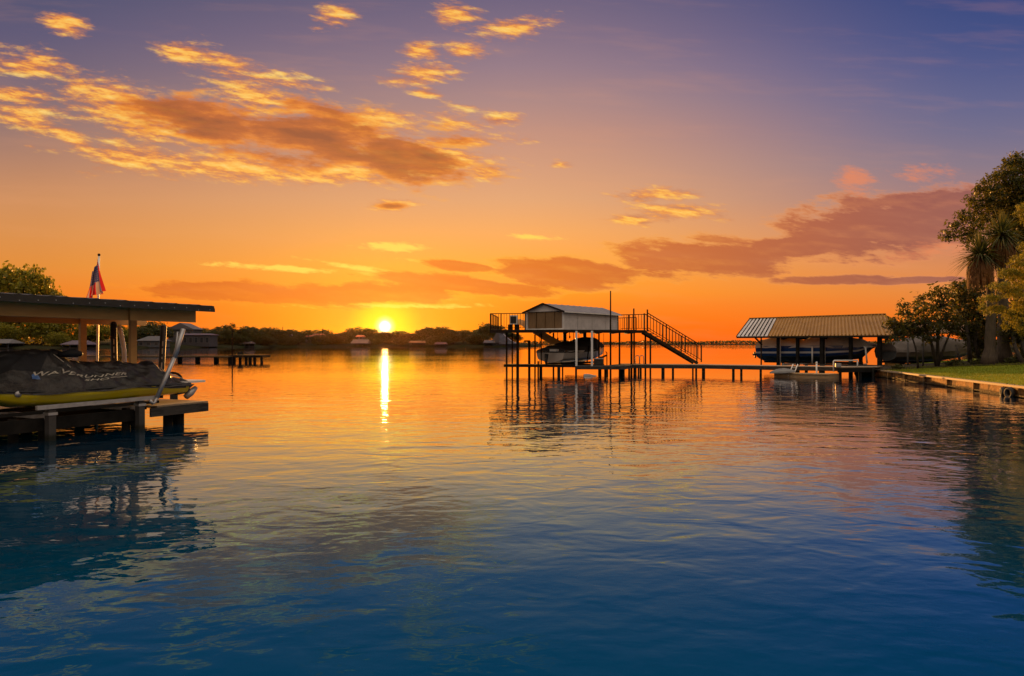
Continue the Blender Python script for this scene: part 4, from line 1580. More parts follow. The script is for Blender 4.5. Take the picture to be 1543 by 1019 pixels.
for px, d, z0 in ((864, 41, 1.95), (840, 41.3, 2.1), (895, 42, 2.1), (858, 41, 2.2)):
    p = ray(px, d, 0)
    mb = MB()
    mb.tube([(p.x, p.y, PLAT - 0.1), (p.x + 0.02, p.y, z0)], 0.02, 6)
    mb.ball((p.x + 0.02, p.y, z0), (0.05, 0.05, 0.09), 8, 5)
    mb.build("hoist_hook", M_STEEL, dk2)
for px, d, r in ((842, 40.7, 0.09), (868, 39.6, 0.06), (815, 41.4, .09), (905, 40.0, .05), (912, 39.5, .06), (938, 39.2, 0.13), (958, 40.7, .05), (915, 42.8, .06)):
    p = ray(px, d, 0)
    mb = MB()
    mb.tube([(p.x, p.y, -1.0), (p.x, p.y, LOW - 0.1)], r, 8)
    mb.build("piling", M_DARKWOOD, dk2, True)


def railing(name, a, b, nb, parent, h=1.05, posts=(0.0, 1.0), r=0.016, slope=0.0):
    """Top and bottom rail with thin balusters between a and b (Vectors on the floor line)."""
    m_ = MB()
    m_.beam(a + Vector((0, 0, h)), b + Vector((0, 0, h)), 0.045, 0.045)
    m_.beam(a + Vector((0, 0, 0.12)), b + Vector((0, 0, 0.12)), 0.03, 0.03)
    for i in range(1, nb):
        p_ = a.lerp(b, i / nb)
        m_.beam(p_ + Vector((0, 0, 0.12)), p_ + Vector((0, 0, h)), r * 1.6, r * 1.6)
    o = m_.build(name, M_STEEL, parent)
    for t in posts:
        p_ = a.lerp(b, t)
        m_ = MB()
        m_.beam(p_ + Vector((0, 0, -0.02)), p_ + Vector((0, 0, h)), 0.07, 0.07)
        m_.build("rail_post", M_STEEL, o)
    return o


zf = Vector((0, 0, PLAT))
AL, AR = ray(739, 40.75, 0) + zf, ray(792.5, 40.5, 0) + zf
railing("railing", AL, AR, 13, dk2, 0.97, (0.0, 0.30, 0.98))
railing("railing", AL, AL + Vector((0.35, 5.6, 0)), 11, dk2, 0.97, (1.0,))
BL, BR = ray(936, 42.5, 0) + zf, ray(971, 41.6, 0) + zf
railing("railing", BL, BR, 8, dk2, 0.97, (0.33, 1.0))
railing("railing", BR + Vector((0.4, 5.0, 0)), BL + Vector((0.6, 5.2, 0)), 8, dk2, 0.97, (0.0, 0.5))

# staircase down to the pier
M_RUST = principled("rusty_steel", (0.055, 0.032, 0.018), 0.85, 0.1, noise=(4, (0.03, 0.017, 0.010), 0.7))
SA0, SA1 = ray(971, 41.3, 0) + zf, ray(1050, 41.8, 0) + Vector((0, 0, LOW + 0.02))
for off in (0.0, 1.0):
    o3 = Vector((0.05, off, 0))
    mb = MB()
    mb.beam(SA0 + o3 - Vector((0, 0, 0.14)), SA1 + o3 + Vector((0, 0, 0.02)), 0.06, 0.17)
    st = mb.build("stair_stringer", M_RUST, dk2)
    railing("stair_railing", SA0 + o3 + Vector((0.12, 0, 0.05)), SA1 + o3 + Vector((0.22, 0, 0.12)), 17, dk2, 1.0, (0.0, 0.35, 0.70, 1.0))
for k in range(12):
    t = (k + 0.5) / 12
    c = SA0.lerp(SA1, t) + Vector((0.05, 0.5, 0.03))
    mb = MB()
    mb.box(c, (0.26, 0.98, 0.04))
    mb.build("stair_tread", M_TIMBER, dk2)

# ladder down to the water at the back of the pier
lad = thing("swim_ladder", "pair of hooped ladder rails on the pier by the foot of the stilts", "ladder", ray(966, 41.9, LOW))
for px in (960.5, 967.0):
    p = ray(px, 42.2, 0)
    mb = MB()
    pts = [(p.x - 0.12, p.y, LOW - 1.2), (p.x - 0.12, p.y, LOW + 0.42)] + [(p.x + 0.12 * math.cos(t), p.y, LOW + 0.42 + 0.10 * math.sin(t)) for t in (2.4, 1.9, 1.57, 1.2, 0.7)] + [(p.x + 0.12, p.y, LOW + 0.42), (p.x + 0.12, p.y, LOW)]
    mb.tube(pts, 0.022, 8)
    mb.build("hand_rail", M_GALV, lad, True)

# the pier from the dock to the lawn
pier2 = thing("lawn_pier", "straight wooden pier from the stilted dock to the lawn's sea wall", "pier", ray(1150, 39, 0))
e_pts = [(935, 41.3), (1060, 40.4), (1180, 38.0), (1262, 36.8)]
near = [ray(px, d, 0) for px, d in e_pts]
far_ = [p + Vector((0.35, 1.5, 0)) for p in near]
mb = MB()
mb.loft([[Vector((*a[:2], LOW - 0.05)), Vector((*a[:2], LOW)), Vector((*b[:2], LOW)), Vector((*b[:2], LOW - 0.05))] for a, b in zip(near, far_)], True, True)
mb.build("decking", M_DECK, pier2)
mb = MB()
for a, b in zip(near, near[1:]):
    mb.beam(a + Vector((0, -0.03, LOW - 0.13)), b + Vector((0, -0.03, LOW - 0.13)), 0.05, 0.20)
mb.build("fascia_board", M_TIMBER, pier2)
for px, r in ((948, .06), (962, .05), (965.5, .06), (999, .10), (1014, .07), (1044, .05), (1049, .06), (1060, .10), (1105, .08), (1117, .07), (1146, .06), (1175, .07), (1200, .08), (1236, .08)):
    i = max(k for k in range(3) if e_pts[k][0] <= px)
    (pa, da), (pb, db) = e_pts[i], e_pts[i + 1]
    d = da + (db - da) * (px - pa) / (pb - pa) + 0.25
    p = ray(px, d, 0)
    mb = MB()
    mb.tube([(p.x, p.y, -1.0), (p.x, p.y, LOW - 0.06)], r, 8)
    mb.build("piling", M_PILE, pier2, True)

# ---------------------------------------------------------------- the hut on the upper deck
HC = Vector((3.03, 40.3, 0))                   # the corner nearest the viewer
HU = Vector((0.64, 0.77, 0)).normalized()      # along the long side
HN = Vector((-HU.y, HU.x, 0))                  # along the gable end
HL, HW = 6.3, 2.85
ZB, ZE, ZP = PLAT + 0.004, 3.74, 4.22


def hp(a, b, z):
    p = HC + HU * a + HN * b
    return Vector((p.x, p.y, z))


hut = thing("deck_hut", "white sided hut with a low gable and tan shutters on the upper deck", "hut", hp(HL / 2, HW / 2, PLAT))
M_SHUT = principled("tan_shutters", (0.20, 0.12, 0.055), 0.7, noise=(3.5, (0.13, 0.075, 0.035), 0.8, (6, 6, 0.6)), bump=(30, 0.5, 0.02))
mb = MB()
nb = 9
for i in range(nb):                            # lapped boards
    z0, z1 = ZB + (ZE - ZB) * i / nb, ZB + (ZE - ZB) * (i + 1) / nb
    mb.hexa([hp(0, 0.03, z0), hp(HL, 0.03, z0), hp(HL, 0.09, z0), hp(0, 0.09, z0), hp(0, 0.052, z1), hp(HL, 0.052, z1), hp(HL, 0.09, z1), hp(0, 0.09, z1)])
hut_side = mb.build("side_wall", M_SIDING, hut)
for a in (1.55, 3.15, 4.75):
    mb = MB()
    mb.beam(hp(a, 0.030, ZB), hp(a, 0.046, ZE - 0.02), 0.03, 0.012, HN)
    mb.build("joint_strip", M_GALV, hut_side)
mb = MB()
mb.beam(hp(HL - 0.04, 0.02, ZB), hp(HL - 0.04, 0.04, ZE), 0.10, 0.04, HN)
mb.build("corner_trim", M_SHUT, hut_side)
mb = MB()
mb.hexa([hp(0, HW - 0.09, ZB), hp(HL, HW - 0.09, ZB), hp(HL, HW, ZB), hp(0, HW, ZB), hp(0, HW - 0.09, ZE), hp(HL, HW - 0.09, ZE), hp(HL, HW, ZE), hp(0, HW, ZE)])
mb.build("side_wall", M_SIDING, hut)
mb = MB()
mb.hexa([hp(HL - 0.08, 0.1, ZB), hp(HL, 0.1, ZB), hp(HL, HW - .1, ZB), hp(HL - 0.08, HW - .1, ZB), hp(HL - 0.08, 0.1, ZE), hp(HL, 0.1, ZE), hp(HL, HW - .1, ZE), hp(HL - 0.08, HW - .1, ZE)])
mb.build("end_wall", M_SIDING, hut)
for i in range(4):                             # shutters of the gable end, recessed
    b0, b1 = 0.12 + (HW - 0.24) * i / 4 + 0.015, 0.12 + (HW - 0.24) * (i + 1) / 4 - 0.015
    mb = MB()
    z0, z1 = ZB + 0.10, ZE - 0.04
    mb.hexa([hp(0.10, b0, z0), hp(0.15, b0, z0), hp(0.15, b1, z0), hp(0.10, b1, z0), hp(0.10, b0, z1), hp(0.15, b0, z1), hp(0.15, b1, z1), hp(0.10, b1, z1)])
    mb.build("shutter", M_SHUT, hut)
for i in (0, 1, 2, 3, 4):
    b0 = 0.06 + (HW - 0.12) * i / 4
    w_ = 0.055 if i in (0, 4) else 0.022
    mb = MB()
    mb.beam(hp(0.07, b0, ZB + 0.1), hp(0.07, b0, ZE), w_ * 2, 0.06, HU)
    mb.build("corner_post" if i in (0, 4) else "shutter_mullion", M_WHITE if i in (0, 4) else M_SHUT, hut)
mb = MB()
mb.hexa([hp(-0.06, -0.02, ZB - 0.14), hp(0.05, -0.02, ZB - 0.14), hp(0.05, HW + 0.02, ZB - 0.14), hp(-0.06, HW + 0.02, ZB - 0.14),
         hp(-0.06, -0.02, ZB + 0.09), hp(0.05, -0.02, ZB + 0.09), hp(0.05, HW + 0.02, ZB + 0.09), hp(-0.06, HW + 0.02, ZB + 0.09)])
mb.build("base_board", M_WHITE, hut)
mb = MB()
mb.add([hp(0.02, 0.0, ZE), hp(0.02, HW, ZE), hp(0.02, HW / 2, ZP - 0.04), hp(0.08, 0.0, ZE), hp(0.08, HW, ZE), hp(0.08, HW / 2, ZP - 0.04)], [(0, 2, 1), (3, 4, 5), (0, 1, 4, 3), (1, 2, 5, 4), (2, 0, 3, 5)])
mb.build("gable", M_SIDING, hut)
M_HROOF = principled("grey_metal_roof", (0.20, 0.185, 0.19), 0.45, 0.4, noise=(1.5, (0.14, 0.13, 0.135), 0.7))
for sgn in (0, 1):
    mb = MB()
    rings = []
    n = 40
    for e, z in ((0, ZE - 0.05), (1, ZP)):
        b = (-0.16 if e == 0 else HW / 2) if sgn == 0 else (HW + 0.16 if e == 0 else HW / 2)
        rings.append([hp(-0.12 + (HL + 0.3) * i / n, b, z + (0.025 if i % 4 == 0 else 0.0)) for i in range(n + 1)] + [hp(-0.12 + (HL + 0.3) * i / n, b, z - 0.035) for i in range(n, -1, -1)])
    mb.loft(rings, True, True)
    mb.build("roof_slope", M_HROOF, hut)
mb = MB()
mb.beam(hp(-0.14, -0.17, ZE - 0.06), hp(-0.14, HW / 2, ZP - 0.01), 0.03, 0.10)
mb.beam(hp(-0.14, HW + 0.17, ZE - 0.06), hp(-0.14, HW / 2, ZP - 0.01), 0.03, 0.10)
mb.build("barge_board", M_STEEL, hut)
mb = MB()
mb.beam(hp(-0.12, -0.175, ZE - 0.07), hp(HL + .18, -0.175, ZE - 0.07), 0.03, 0.06)
mb.build("eave_trim", M_WHITE, hut)

# box on a frame behind the left railing
ac = thing("cooling_unit", "dark boxy cooling unit behind the stilted deck's left railing", "cooling unit", ray(774, 41.4, PLAT))
mb = MB()
p = ray(774, 41.4, 0)
mb.box((p.x, p.y, PLAT + 0.62), (0.46, 0.4, 0.55))
mb.build("housing", M_WHITE, ac)
mb = MB()
mb.box((p.x - 0.02, p.y - 0.205, PLAT + 0.62), (0.36, 0.012, 0.42))
mb.build("grille", M_BLACK, ac)
for sx_ in (-1, 1):
    mb = MB()
    mb.beam((p.x + 0.2 * sx_, p.y, PLAT), (p.x + 0.2 * sx_, p.y, PLAT + 0.345), 0.05, 0.3)
    mb.build("leg", M_STEEL, ac)

# water slide running down behind the boat
sl = thing("water_slide", "tan water slide running from the upper deck down behind the covered boat", "water slide", ray(800, 44, PLAT))
M_SLIDE = principled("tan_fibreglass", (0.46, 0.33, 0.20), 0.35, noise=(0.8, (0.38, 0.27, 0.16), 0.6))
path = [ray(771, 42.2, py=487), ray(783, 42.6, py=489), ray(796, 43.2, py=497), ray(806, 43.8, py=504), ray(818, 44.4, py=512), ray(832, 45.0, py=520), ray(848, 45.6, py=527), ray(866, 46.2, py=536), ray(880, 46.6, py=541)]
rings = []
for i, p in enumerate(path):
    h = [0.02, 0.35, 0.48, 0.52, 0.55, 0.55, 0.5, 0.5, 0.45][i]
    rings.append([p + Vector((0, -0.02, h)), p + Vector((0, 0, 0)), p + Vector((0.05, 0.75, 0)), p + Vector((0.05, 0.78, h)), p + Vector((0.05, 0.73, h)), p + Vector((0.04, 0.70, 0.06)), p + Vector((0, 0.05, 0.06)), p + Vector((0, 0.03, h))])
mb = MB()
mb.loft(rings, True, True)
mb.build("trough", M_SLIDE, sl)
for i in (3, 6):
    p = path[i]
    mb = MB()
    mb.tube([(p.x + 0.02, p.y + 0.4, -1), (p.x + 0.02, p.y + 0.4, p.z - 0.01)], 0.05, 8)
    mb.build("support_post", M_STEEL, sl, True)


# ---------------------------------------------------------------- covered boats on lifts
def make_boat(name, label, stern, head, L, W, zk, bands, top, cover_mat, bow_rise=0.35, gun=0.75, transom_mat=None, blend=1.0, group=None):
    """stern: Vector at the keel line; head: unit vector to the bow; bands: (k0, k1, name, material);
    top: cover profile [(u, z over keel)]."""
    t = thing(name, label, "boat", stern + head * (L / 2) + Vector((0, 0, zk)), group)
    nrm = Vector((-head.y, head.x, 0))
    hw_p = [(0, 0.46), (0.3, 0.5), (0.6, 0.46), (0.85, 0.26), (1.0, 0.02)]
    k_p = [(0, 0.0), (0.6, 0.02), (0.85, 0.20), (1.0, gun + bow_rise - 0.10)]
    g_p = [(0, gun), (0.5, gun + 0.05), (1.0, gun + bow_rise)]

    def P(u, w, z):
        p = stern + head * (u * L) + nrm * w
        return Vector((p.x, p.y, zk + z))

    def hull(u, k):
        hw, kl, g = interp(u, hw_p) * W, interp(u, k_p), interp(u, g_p)
        pr = [(0, 0), (0.55, 0.16), (0.86, 0.30), (0.93, 0.45), (0.97, 0.65), (1.0, 0.85), (1.0, 1.0)]
        i = min(int(k * 6), 5)
        f = k * 6 - i
        return (pr[i][0] + (pr[i + 1][0] - pr[i][0]) * f) * hw, kl + (g - kl) * (pr[i][1] + (pr[i + 1][1] - pr[i][1]) * f)

    for (k0, k1, nm, mat) in bands:
        for sgn in ((-1, 1) if k0 > 0 else (0,)):
            rr = []
            ks = [k0 + (k1 - k0) * j / 6 for j in range(7)]
            for i in range(25):
                u = i / 24
                if sgn:
                    rr.append([P(u, sgn * (hull(u, k)[0] + (0.012 if nm == "rub_rail" else 0)), hull(u, k)[1]) for k in ks])
                else:
                    rr.append([P(u, -hull(u, k)[0], hull(u, k)[1]) for k in reversed(ks)] + [P(u, hull(u, k)[0], hull(u, k)[1]) for k in ks[1:]])
            m_ = MB()
            m_.loft(rr, False)
            m_.build(nm, mat, t, True)
    m_ = MB()
    ring = [P(0, -hull(0, k / 6)[0], hull(0, k / 6)[1]) for k in range(6, -1, -1)] + [P(0, hull(0, k / 6)[0], hull(0, k / 6)[1]) for k in range(1, 7)]
    m_.add(ring, [tuple(range(len(ring)))])
    m_.build("transom", transom_mat or bands[0][3], t)
    # cover over everything above the gunwale, with soft folds
    rr = []
    nu, nv = 60, 14
    for i in range(nu + 1):
        u = i / nu
        hw, g = interp(u, hw_p) * W + 0.03, interp(u, g_p) - 0.12
        tp = max(interp(u, top), g + 0.05)
        row = []
        for j in range(-nv, nv + 1):
            v = 1 - abs(j) / nv
            w = hw * (1 - v ** 2.4) * (1 - 0.10 * math.sin(math.pi * v))
            z = g + (tp - g) * (1 - (1 - v) ** 1.8)
            f = 0.022 * math.sin(34 * u + 4 * v + 1.5 * math.sin(7 * u)) * (1 - v) + 0.02 * math.sin(15 * u + 9 * v)
            sg = -1 if j < 0 else 1
            row.append(P(u, sg * (w + f), z + f * 0.6))
        rr.append(row)
    m_ = MB()
    m_.loft(rr, False)
    m_.add(rr[0], [tuple(range(len(rr[0])))])
    m_.build("cover", cover_mat, t, True)
    return t, P


M_HULLW = principled("white_gelcoat", (0.52, 0.48, 0.47), 0.25, 0.5, coat=0.3, noise=(1.5, (0.55, 0.50, 0.49), 0.5))
M_GREYHULL = principled("grey_gelcoat", (0.15, 0.145, 0.15), 0.35, noise=(3, (0.10, 0.095, 0.10), 0.6))
M_CANV_DARK = principled("dark_canvas", (0.030, 0.026, 0.026), 0.8, noise=(1.8, (0.05, 0.042, 0.040), 0.7), bump=(8, 0.4, 0.03))
M_CANV_WHITE = principled("white_canvas", (0.46, 0.42, 0.41), 0.8, noise=(1.3, (0.36, 0.33, 0.33), 0.8), bump=(8, 0.4, 0.03))
M_CANV_GREY = principled("grey_canvas", (0.12, 0.10, 0.095), 0.85, noise=(1.2, (0.075, 0.064, 0.06), 0.8), bump=(8, 0.5, 0.03))
M_BLUEHULL = principled("blue_gelcoat", (0.012, 0.030, 0.12), 0.2, 0.5, coat=0.4)
M_BOTTOM = principled("dark_antifoul", (0.035, 0.045, 0.055), 0.6, noise=(2, (0.02, 0.026, 0.034), 0.7))

bs = hp(0.5, HW / 2 - 0.1, 0) + Vector((0.0, 0.2, 0))
boat1, P1 = make_boat("covered_boat", "white hulled boat under a dark cover, hoisted below the deck hut", bs, HU, 6.0, 2.3, 0.62,
                      [(0.0, 0.70, "hull", M_HULLW), (0.70, 1.0, "topside", M_HULLW)],
                      [(0, 0.95), (0.1, 1.10), (0.3, 1.32), (0.45, 1.36), (0.62, 1.62), (0.78, 1.58), (0.9, 1.25), (1.0, 1.10)], M_CANV_DARK, 0.40, 0.74)
mb = MB()
for k in range(1):
    mb.tube([P1(-0.06, 0, 0.55), P1(-0.07, 0, 0.1), P1(-0.06, 0, -0.15)], [0.13, 0.09, 0.05], 8)
mb.build("outdrive", M_BLACK, boat1, True)
mb = MB()
q = P1(-0.02, -0.4, 0.78)
mb.box(q, (0.5, 0.28, 0.14), math.atan2(HU.y, HU.x) + math.pi / 2)
mb.build("swim_step", M_WHITE, boat1)
mb = MB()
q0 = P1(0.40, -1.22, 0.95)
mb.beam(P1(0.36, -1.25, -0.05), P1(0.40, -1.25, 1.05), 0.06, 0.05)
hoist = thing("boat_hoist", "dark hoist cradle under the hut's covered boat", "boat lift", P1(0.5, 0, -0.1))
mb.build("guide_arm", M_STEEL, hoist)
for w in (-0.5, 0.5):
    mb = MB()
    mb.beam(P1(0.05, w, -0.06), P1(0.75, w, -0.02), 0.10, 0.12)
    mb.build("bunk", M_DARKWOOD, hoist)
for u in (0.15, 0.62):
    mb = MB()
    mb.beam(P1(u, -1.5, -0.2), P1(u, 1.5, -0.2), 0.12, 0.14)
    cb = mb.build("cross_beam", M_STEEL, hoist)
    for w in (-1.5, 1.5):
        mb = MB()
        mb.tube([P1(u, w, -0.14), Vector((*P1(u, w, 0)[:2], PLAT - 0.16))], 0.015, 6)
        mb.build("cable", M_STEEL, hoist)

# small things on the landing
cr = thing("dock_box", "squat grey-brown dock box on the front landing under the hut", "dock box", ray(902, 39.0, LOW))
p = ray(902, 39.6, 0)
mb = MB()
mb.box((p.x, p.y, LOW + 0.17), (0.50, 0.42, 0.38))
mb.build("chest", M_TIMBER, cr)
mb = MB()
mb.box((p.x, p.y, LOW + 0.385), (0.54, 0.46, 0.05))
mb.build("lid", M_GALV, cr)
vise = thing("winch_stand", "thin dark winch stand on the landing right of the dock box", "winch", ray(914, 40.2, LOW))
p = ray(914.5, 40.2, 0)
mb = MB()
mb.tube([(p.x, p.y, LOW - 0.02), (p.x, p.y, LOW + 0.72), (p.x - 0.08, p.y, LOW + 0.78)], 0.03, 8)
mb.build("stand", M_STEEL, vise, True)
mb = MB()
mb.tube([(p.x - 0.03, p.y, LOW + 0.56), (p.x - 0.30, p.y, LOW + 0.44), (p.x - 0.48, p.y, LOW + 0.46)], [0.05, 0.06, 0.03], 8)
mb.build("crank", M_STEEL, vise, True)
kx = ray(889, 37.9, 0.0)
kay = thing("upturned_dinghy", "pale upturned dinghy bow floating under the front landing", "dinghy", (kx.x, kx.y, 0))
mb = MB()
rings = []
for i in range(11):
    u = i / 10
    w = 0.13 * (1 - (u - 0.25) ** 2 * 1.6) if u < 0.9 else 0.06
    w = max(w, 0.03)
    p0 = Vector((kx.x - 0.35 + 0.7 * u, kx.y + 0.05, 0))
    rings.append([p0 + Vector((0, w * math.cos(t), -0.05 + w * 1.05 * max(0, math.sin(t)))) for t in [math.pi * k / 8 for k in range(9)]])
mb.loft(rings, False)
mb.build("hull", M_GREYHULL, kay, True)
mb = MB()
mb.tube([r[4] + Vector((0, 0, 0.012)) for r in rings], 0.02, 6)
mb.build("keel_strip", M_GALV, kay, True)

# ---------------------------------------------------------------- lawn, sea wall and bed at the right
WA, WB = Vector((20.0, 37.5, 0)), Vector((16.9, 22.5, 0))
WD = (WB - WA).normalized()
WN = Vector((-WD.y, WD.x, 0))
if WN.x < 0:
    WN = -WN
WT = 0.39                                            # height of the wall's cap


def gz(t):
    return WT - 0.02 + 0.088 * min(max(t, 0), 6.5) + 0.012 * max(0, t - 6.5)


def ground_at(x, y):
    return gz((Vector((x, y, 0)) - WA).dot(WN))


M_LAWN = principled("lawn_turf", (0.15, 0.20, 0.008), 0.9, 0.2, noise=(0.8, (0.23, 0.22, 0.012), 0.8), bump=(40, 0.8, 0.03))
M_SOIL = principled("mulch", (0.030, 0.022, 0.014), 0.95, 0.2, noise=(3, (0.05, 0.035, 0.02), 0.7), bump=(20, 0.8, 0.04))
rings = []
for i in range(22):
    s = -3.6 + i * 1.6
    row = []
    for t in (0.0, 0.6, 1.2, 2.0, 3.0, 4.0, 5.0, 6.5, 8, 12, 20, 40):
        p = WA + WD * s + WN * t
        row.append(Vector((p.x, p.y, gz(t) + 0.015 * math.sin(p.x * 2.1 + p.y * 1.3))))
    rings.append(row)
back = [Vector((p.x, p.y + 1.0, -0.6)) for p in rings[0]]
mb = MB()
mb.loft([back] + rings, False)
mb.build("lawn", M_LAWN, None, True)["kind"] = "structure"
mb = MB()
edge_in = [(1318, 36.6), (1360, 35.6), (1410, 35.0), (1450, 34.4), (1490, 33.2), (1530, 32.2), (1600, 31.5), (1720, 31.0)]
rr = []
for px, d in edge_in:
    a = ray(px, d, 0)
    row = []
    for k in range(6):
        p = a + Vector((0.05 * k, 1.25 * k, 0))
        row.append(Vector((p.x, p.y, ground_at(p.x, p.y) + 0.03 + 0.02 * math.sin(3 * p.x + 2 * k) * (k > 0))))
    rr.append(row)
mb.loft(rr, False)
mb.build("planting_bed", M_SOIL, None, True)["kind"] = "structure"
# grass blades
rs = np.random.RandomState(31)
n = 34000
s_, t_ = rs.uniform(0.2, 26, n), rs.random_sample(n) ** 1.2 * 6.0
P_ = np.array(WA)[None, :] + np.outer(s_, np.array(WD)) + np.outer(t_, np.array(WN))
P_[:, 2] = WT - 0.02 + 0.088 * t_
hgt = rs.uniform(0.035, 0.085, n)
ax = np.stack([rs.normal(size=n) * 0.35, rs.normal(size=n) * 0.35, np.ones(n)], 1)
ax = unit(ax)
sd = unit(np.cross(ax, rs.normal(size=(n, 3))))
v = leaf_quads(P_ + ax * hgt[:, None] * 0.45, ax, sd, hgt[:, None], np.full((n, 1), 0.016))
FOL_GRASS = foliage("grass_blades", (0.11, 0.16, 0.008), (0.25, 0.28, 0.012), 0.45, (0.38, 0.35, 0.02))
gr = quads_object("grass", v, FOL_GRASS)
gr["kind"] = "stuff"

M_CONC = principled("stained_concrete", (0.44, 0.22, 0.065), 0.8, 0.2, noise=(2.4, (0.055, 0.030, 0.018), 1.0, (1, 1, 0.6)), bump=(9, 0.9, 0.05))  # low sun's orange put into the base colour, dark stains over it
M_CAP = principled("wall_cap", (0.36, 0.23, 0.11), 0.7, noise=(2, (0.36, 0.27, 0.18), 0.7), bump=(12, 0.3, 0.01))
wall = thing("sea_wall", "low stained sea wall along the lawn's edge", "sea wall", (WA + WB) / 2)
L_ = 30.0
k = 0
s = -0.2
while s < L_:
    s1 = s + 2.4
    mb = MB()
    a, b = WA + WD * s, WA + WD * (s1 - 0.03)
    mb.hexa([a - WN * 0.02 + Vector((0, 0, -0.8)), b - WN * 0.02 + Vector((0, 0, -0.8)), b + WN * 0.2 + Vector((0, 0, -0.8)), a + WN * 0.2 + Vector((0, 0, -0.8)),
             a + Vector((0, 0, WT - 0.06)), b + Vector((0, 0, WT - 0.06)), b + WN * 0.2 + Vector((0, 0, WT - 0.06)), a + WN * 0.2 + Vector((0, 0, WT - 0.06))])
    mb.build("wall_panel", M_CONC, wall)
    mb = MB()
    mb.box((*(a - WN * 0.05)[:2], 0.0), (0.14, 0.12, 0.62), math.atan2(WD.y, WD.x))
    mb.build("pilaster", M_CONC, wall)
    s = s1
mb = MB()
mb.beam(WA - WD * 0.3 + WN * 0.04 + Vector((0, 0, WT - 0.025)), WA + WD * L_ + WN * 0.04 + Vector((0, 0, WT - 0.025)), 0.32, 0.07)
mb.build("cap", M_CAP, wall)
mb = MB()
mb.beam(WA - WN * 0.05 + Vector((0, 0, 0.06)), WA + WD * L_ - WN * 0.05 + Vector((0, 0, 0.06)), 0.08, 0.05)
mb.build("waler", M_CONC, wall)
# short return of the wall behind the pier's end
mb = MB()
a, b = WA - WD * 0.25, WA + Vector((4.5, 3.2, 0))
mb.beam(a + Vector((0, 0, 0.0)), b + Vector((0, 0, 0.0)), 0.2, 0.7)
mb.build("wall_panel", M_CONC, wall)

# two old tyre fenders hung on the wall
M_RUBBER = principled("old_rubber", (0.016, 0.014, 0.014), 0.7, noise=(6, (0.035, 0.028, 0.022), 0.6), bump=(20, 0.5, 0.01))
for px, d, r, lean, lab in ((1516.5, 23.6, 0.17, 0.25, "smaller worn tyre fender hanging on the sea wall, left of the pair"), (1530, 23.1, 0.20, -0.3, "larger worn tyre fender hanging on the sea wall, right of the pair")):
    c = ray(px, d, 0)
    q = (c - WA)
    c = WA + WD * q.dot(WD) - WN * 0.16 + Vector((0, 0, 0.13))
    ty = thing("tyre_fender", lab, "fender", c, "tyre fenders on the sea wall")
    mb = MB()
    d1 = (WD * math.cos(lean) - WN * math.sin(lean)).normalized()
    d2 = Vector((0, 0, 1))
    nn = d1.cross(d2)
    rings = []
    for i in range(25):
        a = 2 * math.pi * i / 24
        o = d1 * math.cos(a) + d2 * math.sin(a)
        rings.append([c + o * (r * 0.72 + r * 0.30 * math.cos(b)) + nn * (r * 0.42 * math.sin(b)) for b in [2 * math.pi * j / 8 for j in range(8)]])
    mb.loft(rings)
    mb.build("tyre", M_RUBBER, ty, True)
    mb = MB()
    mb.tube([c + Vector((0, 0, r * 0.7)), c + Vector((0, 0, 0.22)) + WN * 0.06, Vector((c.x, c.y, WT + 0.03)) + WN * 0.16], 0.012, 6)
    mb.build("rope", M_TIMBER, ty, True)

# ---------------------------------------------------------------- the long-roofed boathouse
EA, EB = ray(1110, 46.8, 2.30), ray(1347, 39.4, 2.30)
ED = (EB - EA).normalized()
EN = Vector((-ED.y, ED.x, 0))
if EN.y < 0:
    EN = -EN


def on_line(px, off, z=0.0):
    r = (px - CX) / F
    b = EA + EN * off
    s = (r * b.y - b.x) / (ED.x - r * ED.y)
    p = b + ED * s
    return Vector((p.x, p.y, z))


bh = thing("boathouse", "boathouse with a long ribbed tan metal roof beside the lawn pier", "boathouse", on_line(1230, 2, 0))
RA, RB = EA + Vector((2.0, 3.1, 1.33)), EB + Vector((1.25, 3.2, 1.33))
M_TANROOF = principled("tan_metal_roof", (0.38, 0.20, 0.05), 0.42, 0.4, noise=(0.7, (0.28, 0.14, 0.035), 0.8, (1, 1, 3)))
M_CLEAR = principled("clear_roof_panel", (0.66, 0.60, 0.58), 0.30, 0.5, noise=(1.1, (0.52, 0.45, 0.42), 0.6))


def roof_part(t0, t1, nrib, name, mat, rib=0.09):
    rings = []
    n_ = nrib * 4
    for (a, b) in ((EA, EB), (RA, RB)):
        top, low = [], []
        for i in range(n_ + 1):
            t = t0 + (t1 - t0) * i / n_
            p = a.lerp(b, t)
            h = rib if i % 4 == 0 else 0.0
            top.append(p + Vector((0, -h * 0.4, h)))
            low.append(p - Vector((0, 0, 0.04)))
        rings.append(top + list(reversed(low)))
    m_ = MB()
    m_.loft(rings, True, True)
    return m_.build(name, mat, bh)


roof_part(0.0, 0.228, 7, "clear_panel", M_CLEAR, 0.03)
for i in range(9):
    t = 0.228 * i / 8
    mb = MB()
    mb.beam(EA.lerp(EB, t) + Vector((0, -0.02, 0.035)), RA.lerp(RB, t) + Vector((0, -0.02, 0.035)), 0.05, 0.05)
    mb.build("batten", M_DARKWOOD, bh)
roof_part(0.231, 1.0, 34, "roof", M_TANROOF)
mb = MB()
FA, FB = EA + EN * 5.6, EB + EN * 5.6
mb.add([RA + Vector((0, 0.02, -0.01)), RB + Vector((0, 0.02, -0.01)), FB, FA, RA + Vector((0, 0.02, -0.05)), RB + Vector((0, 0.02, -0.05)), FB - Vector((0, 0, .04)), FA - Vector((0, 0, .04))],
       [(0, 1, 2, 3), (4, 7, 6, 5), (0, 3, 7, 4), (1, 5, 6, 2), (2, 6, 7, 3)])
mb.build("back_roof", M_TANROOF, bh)
mb = MB()
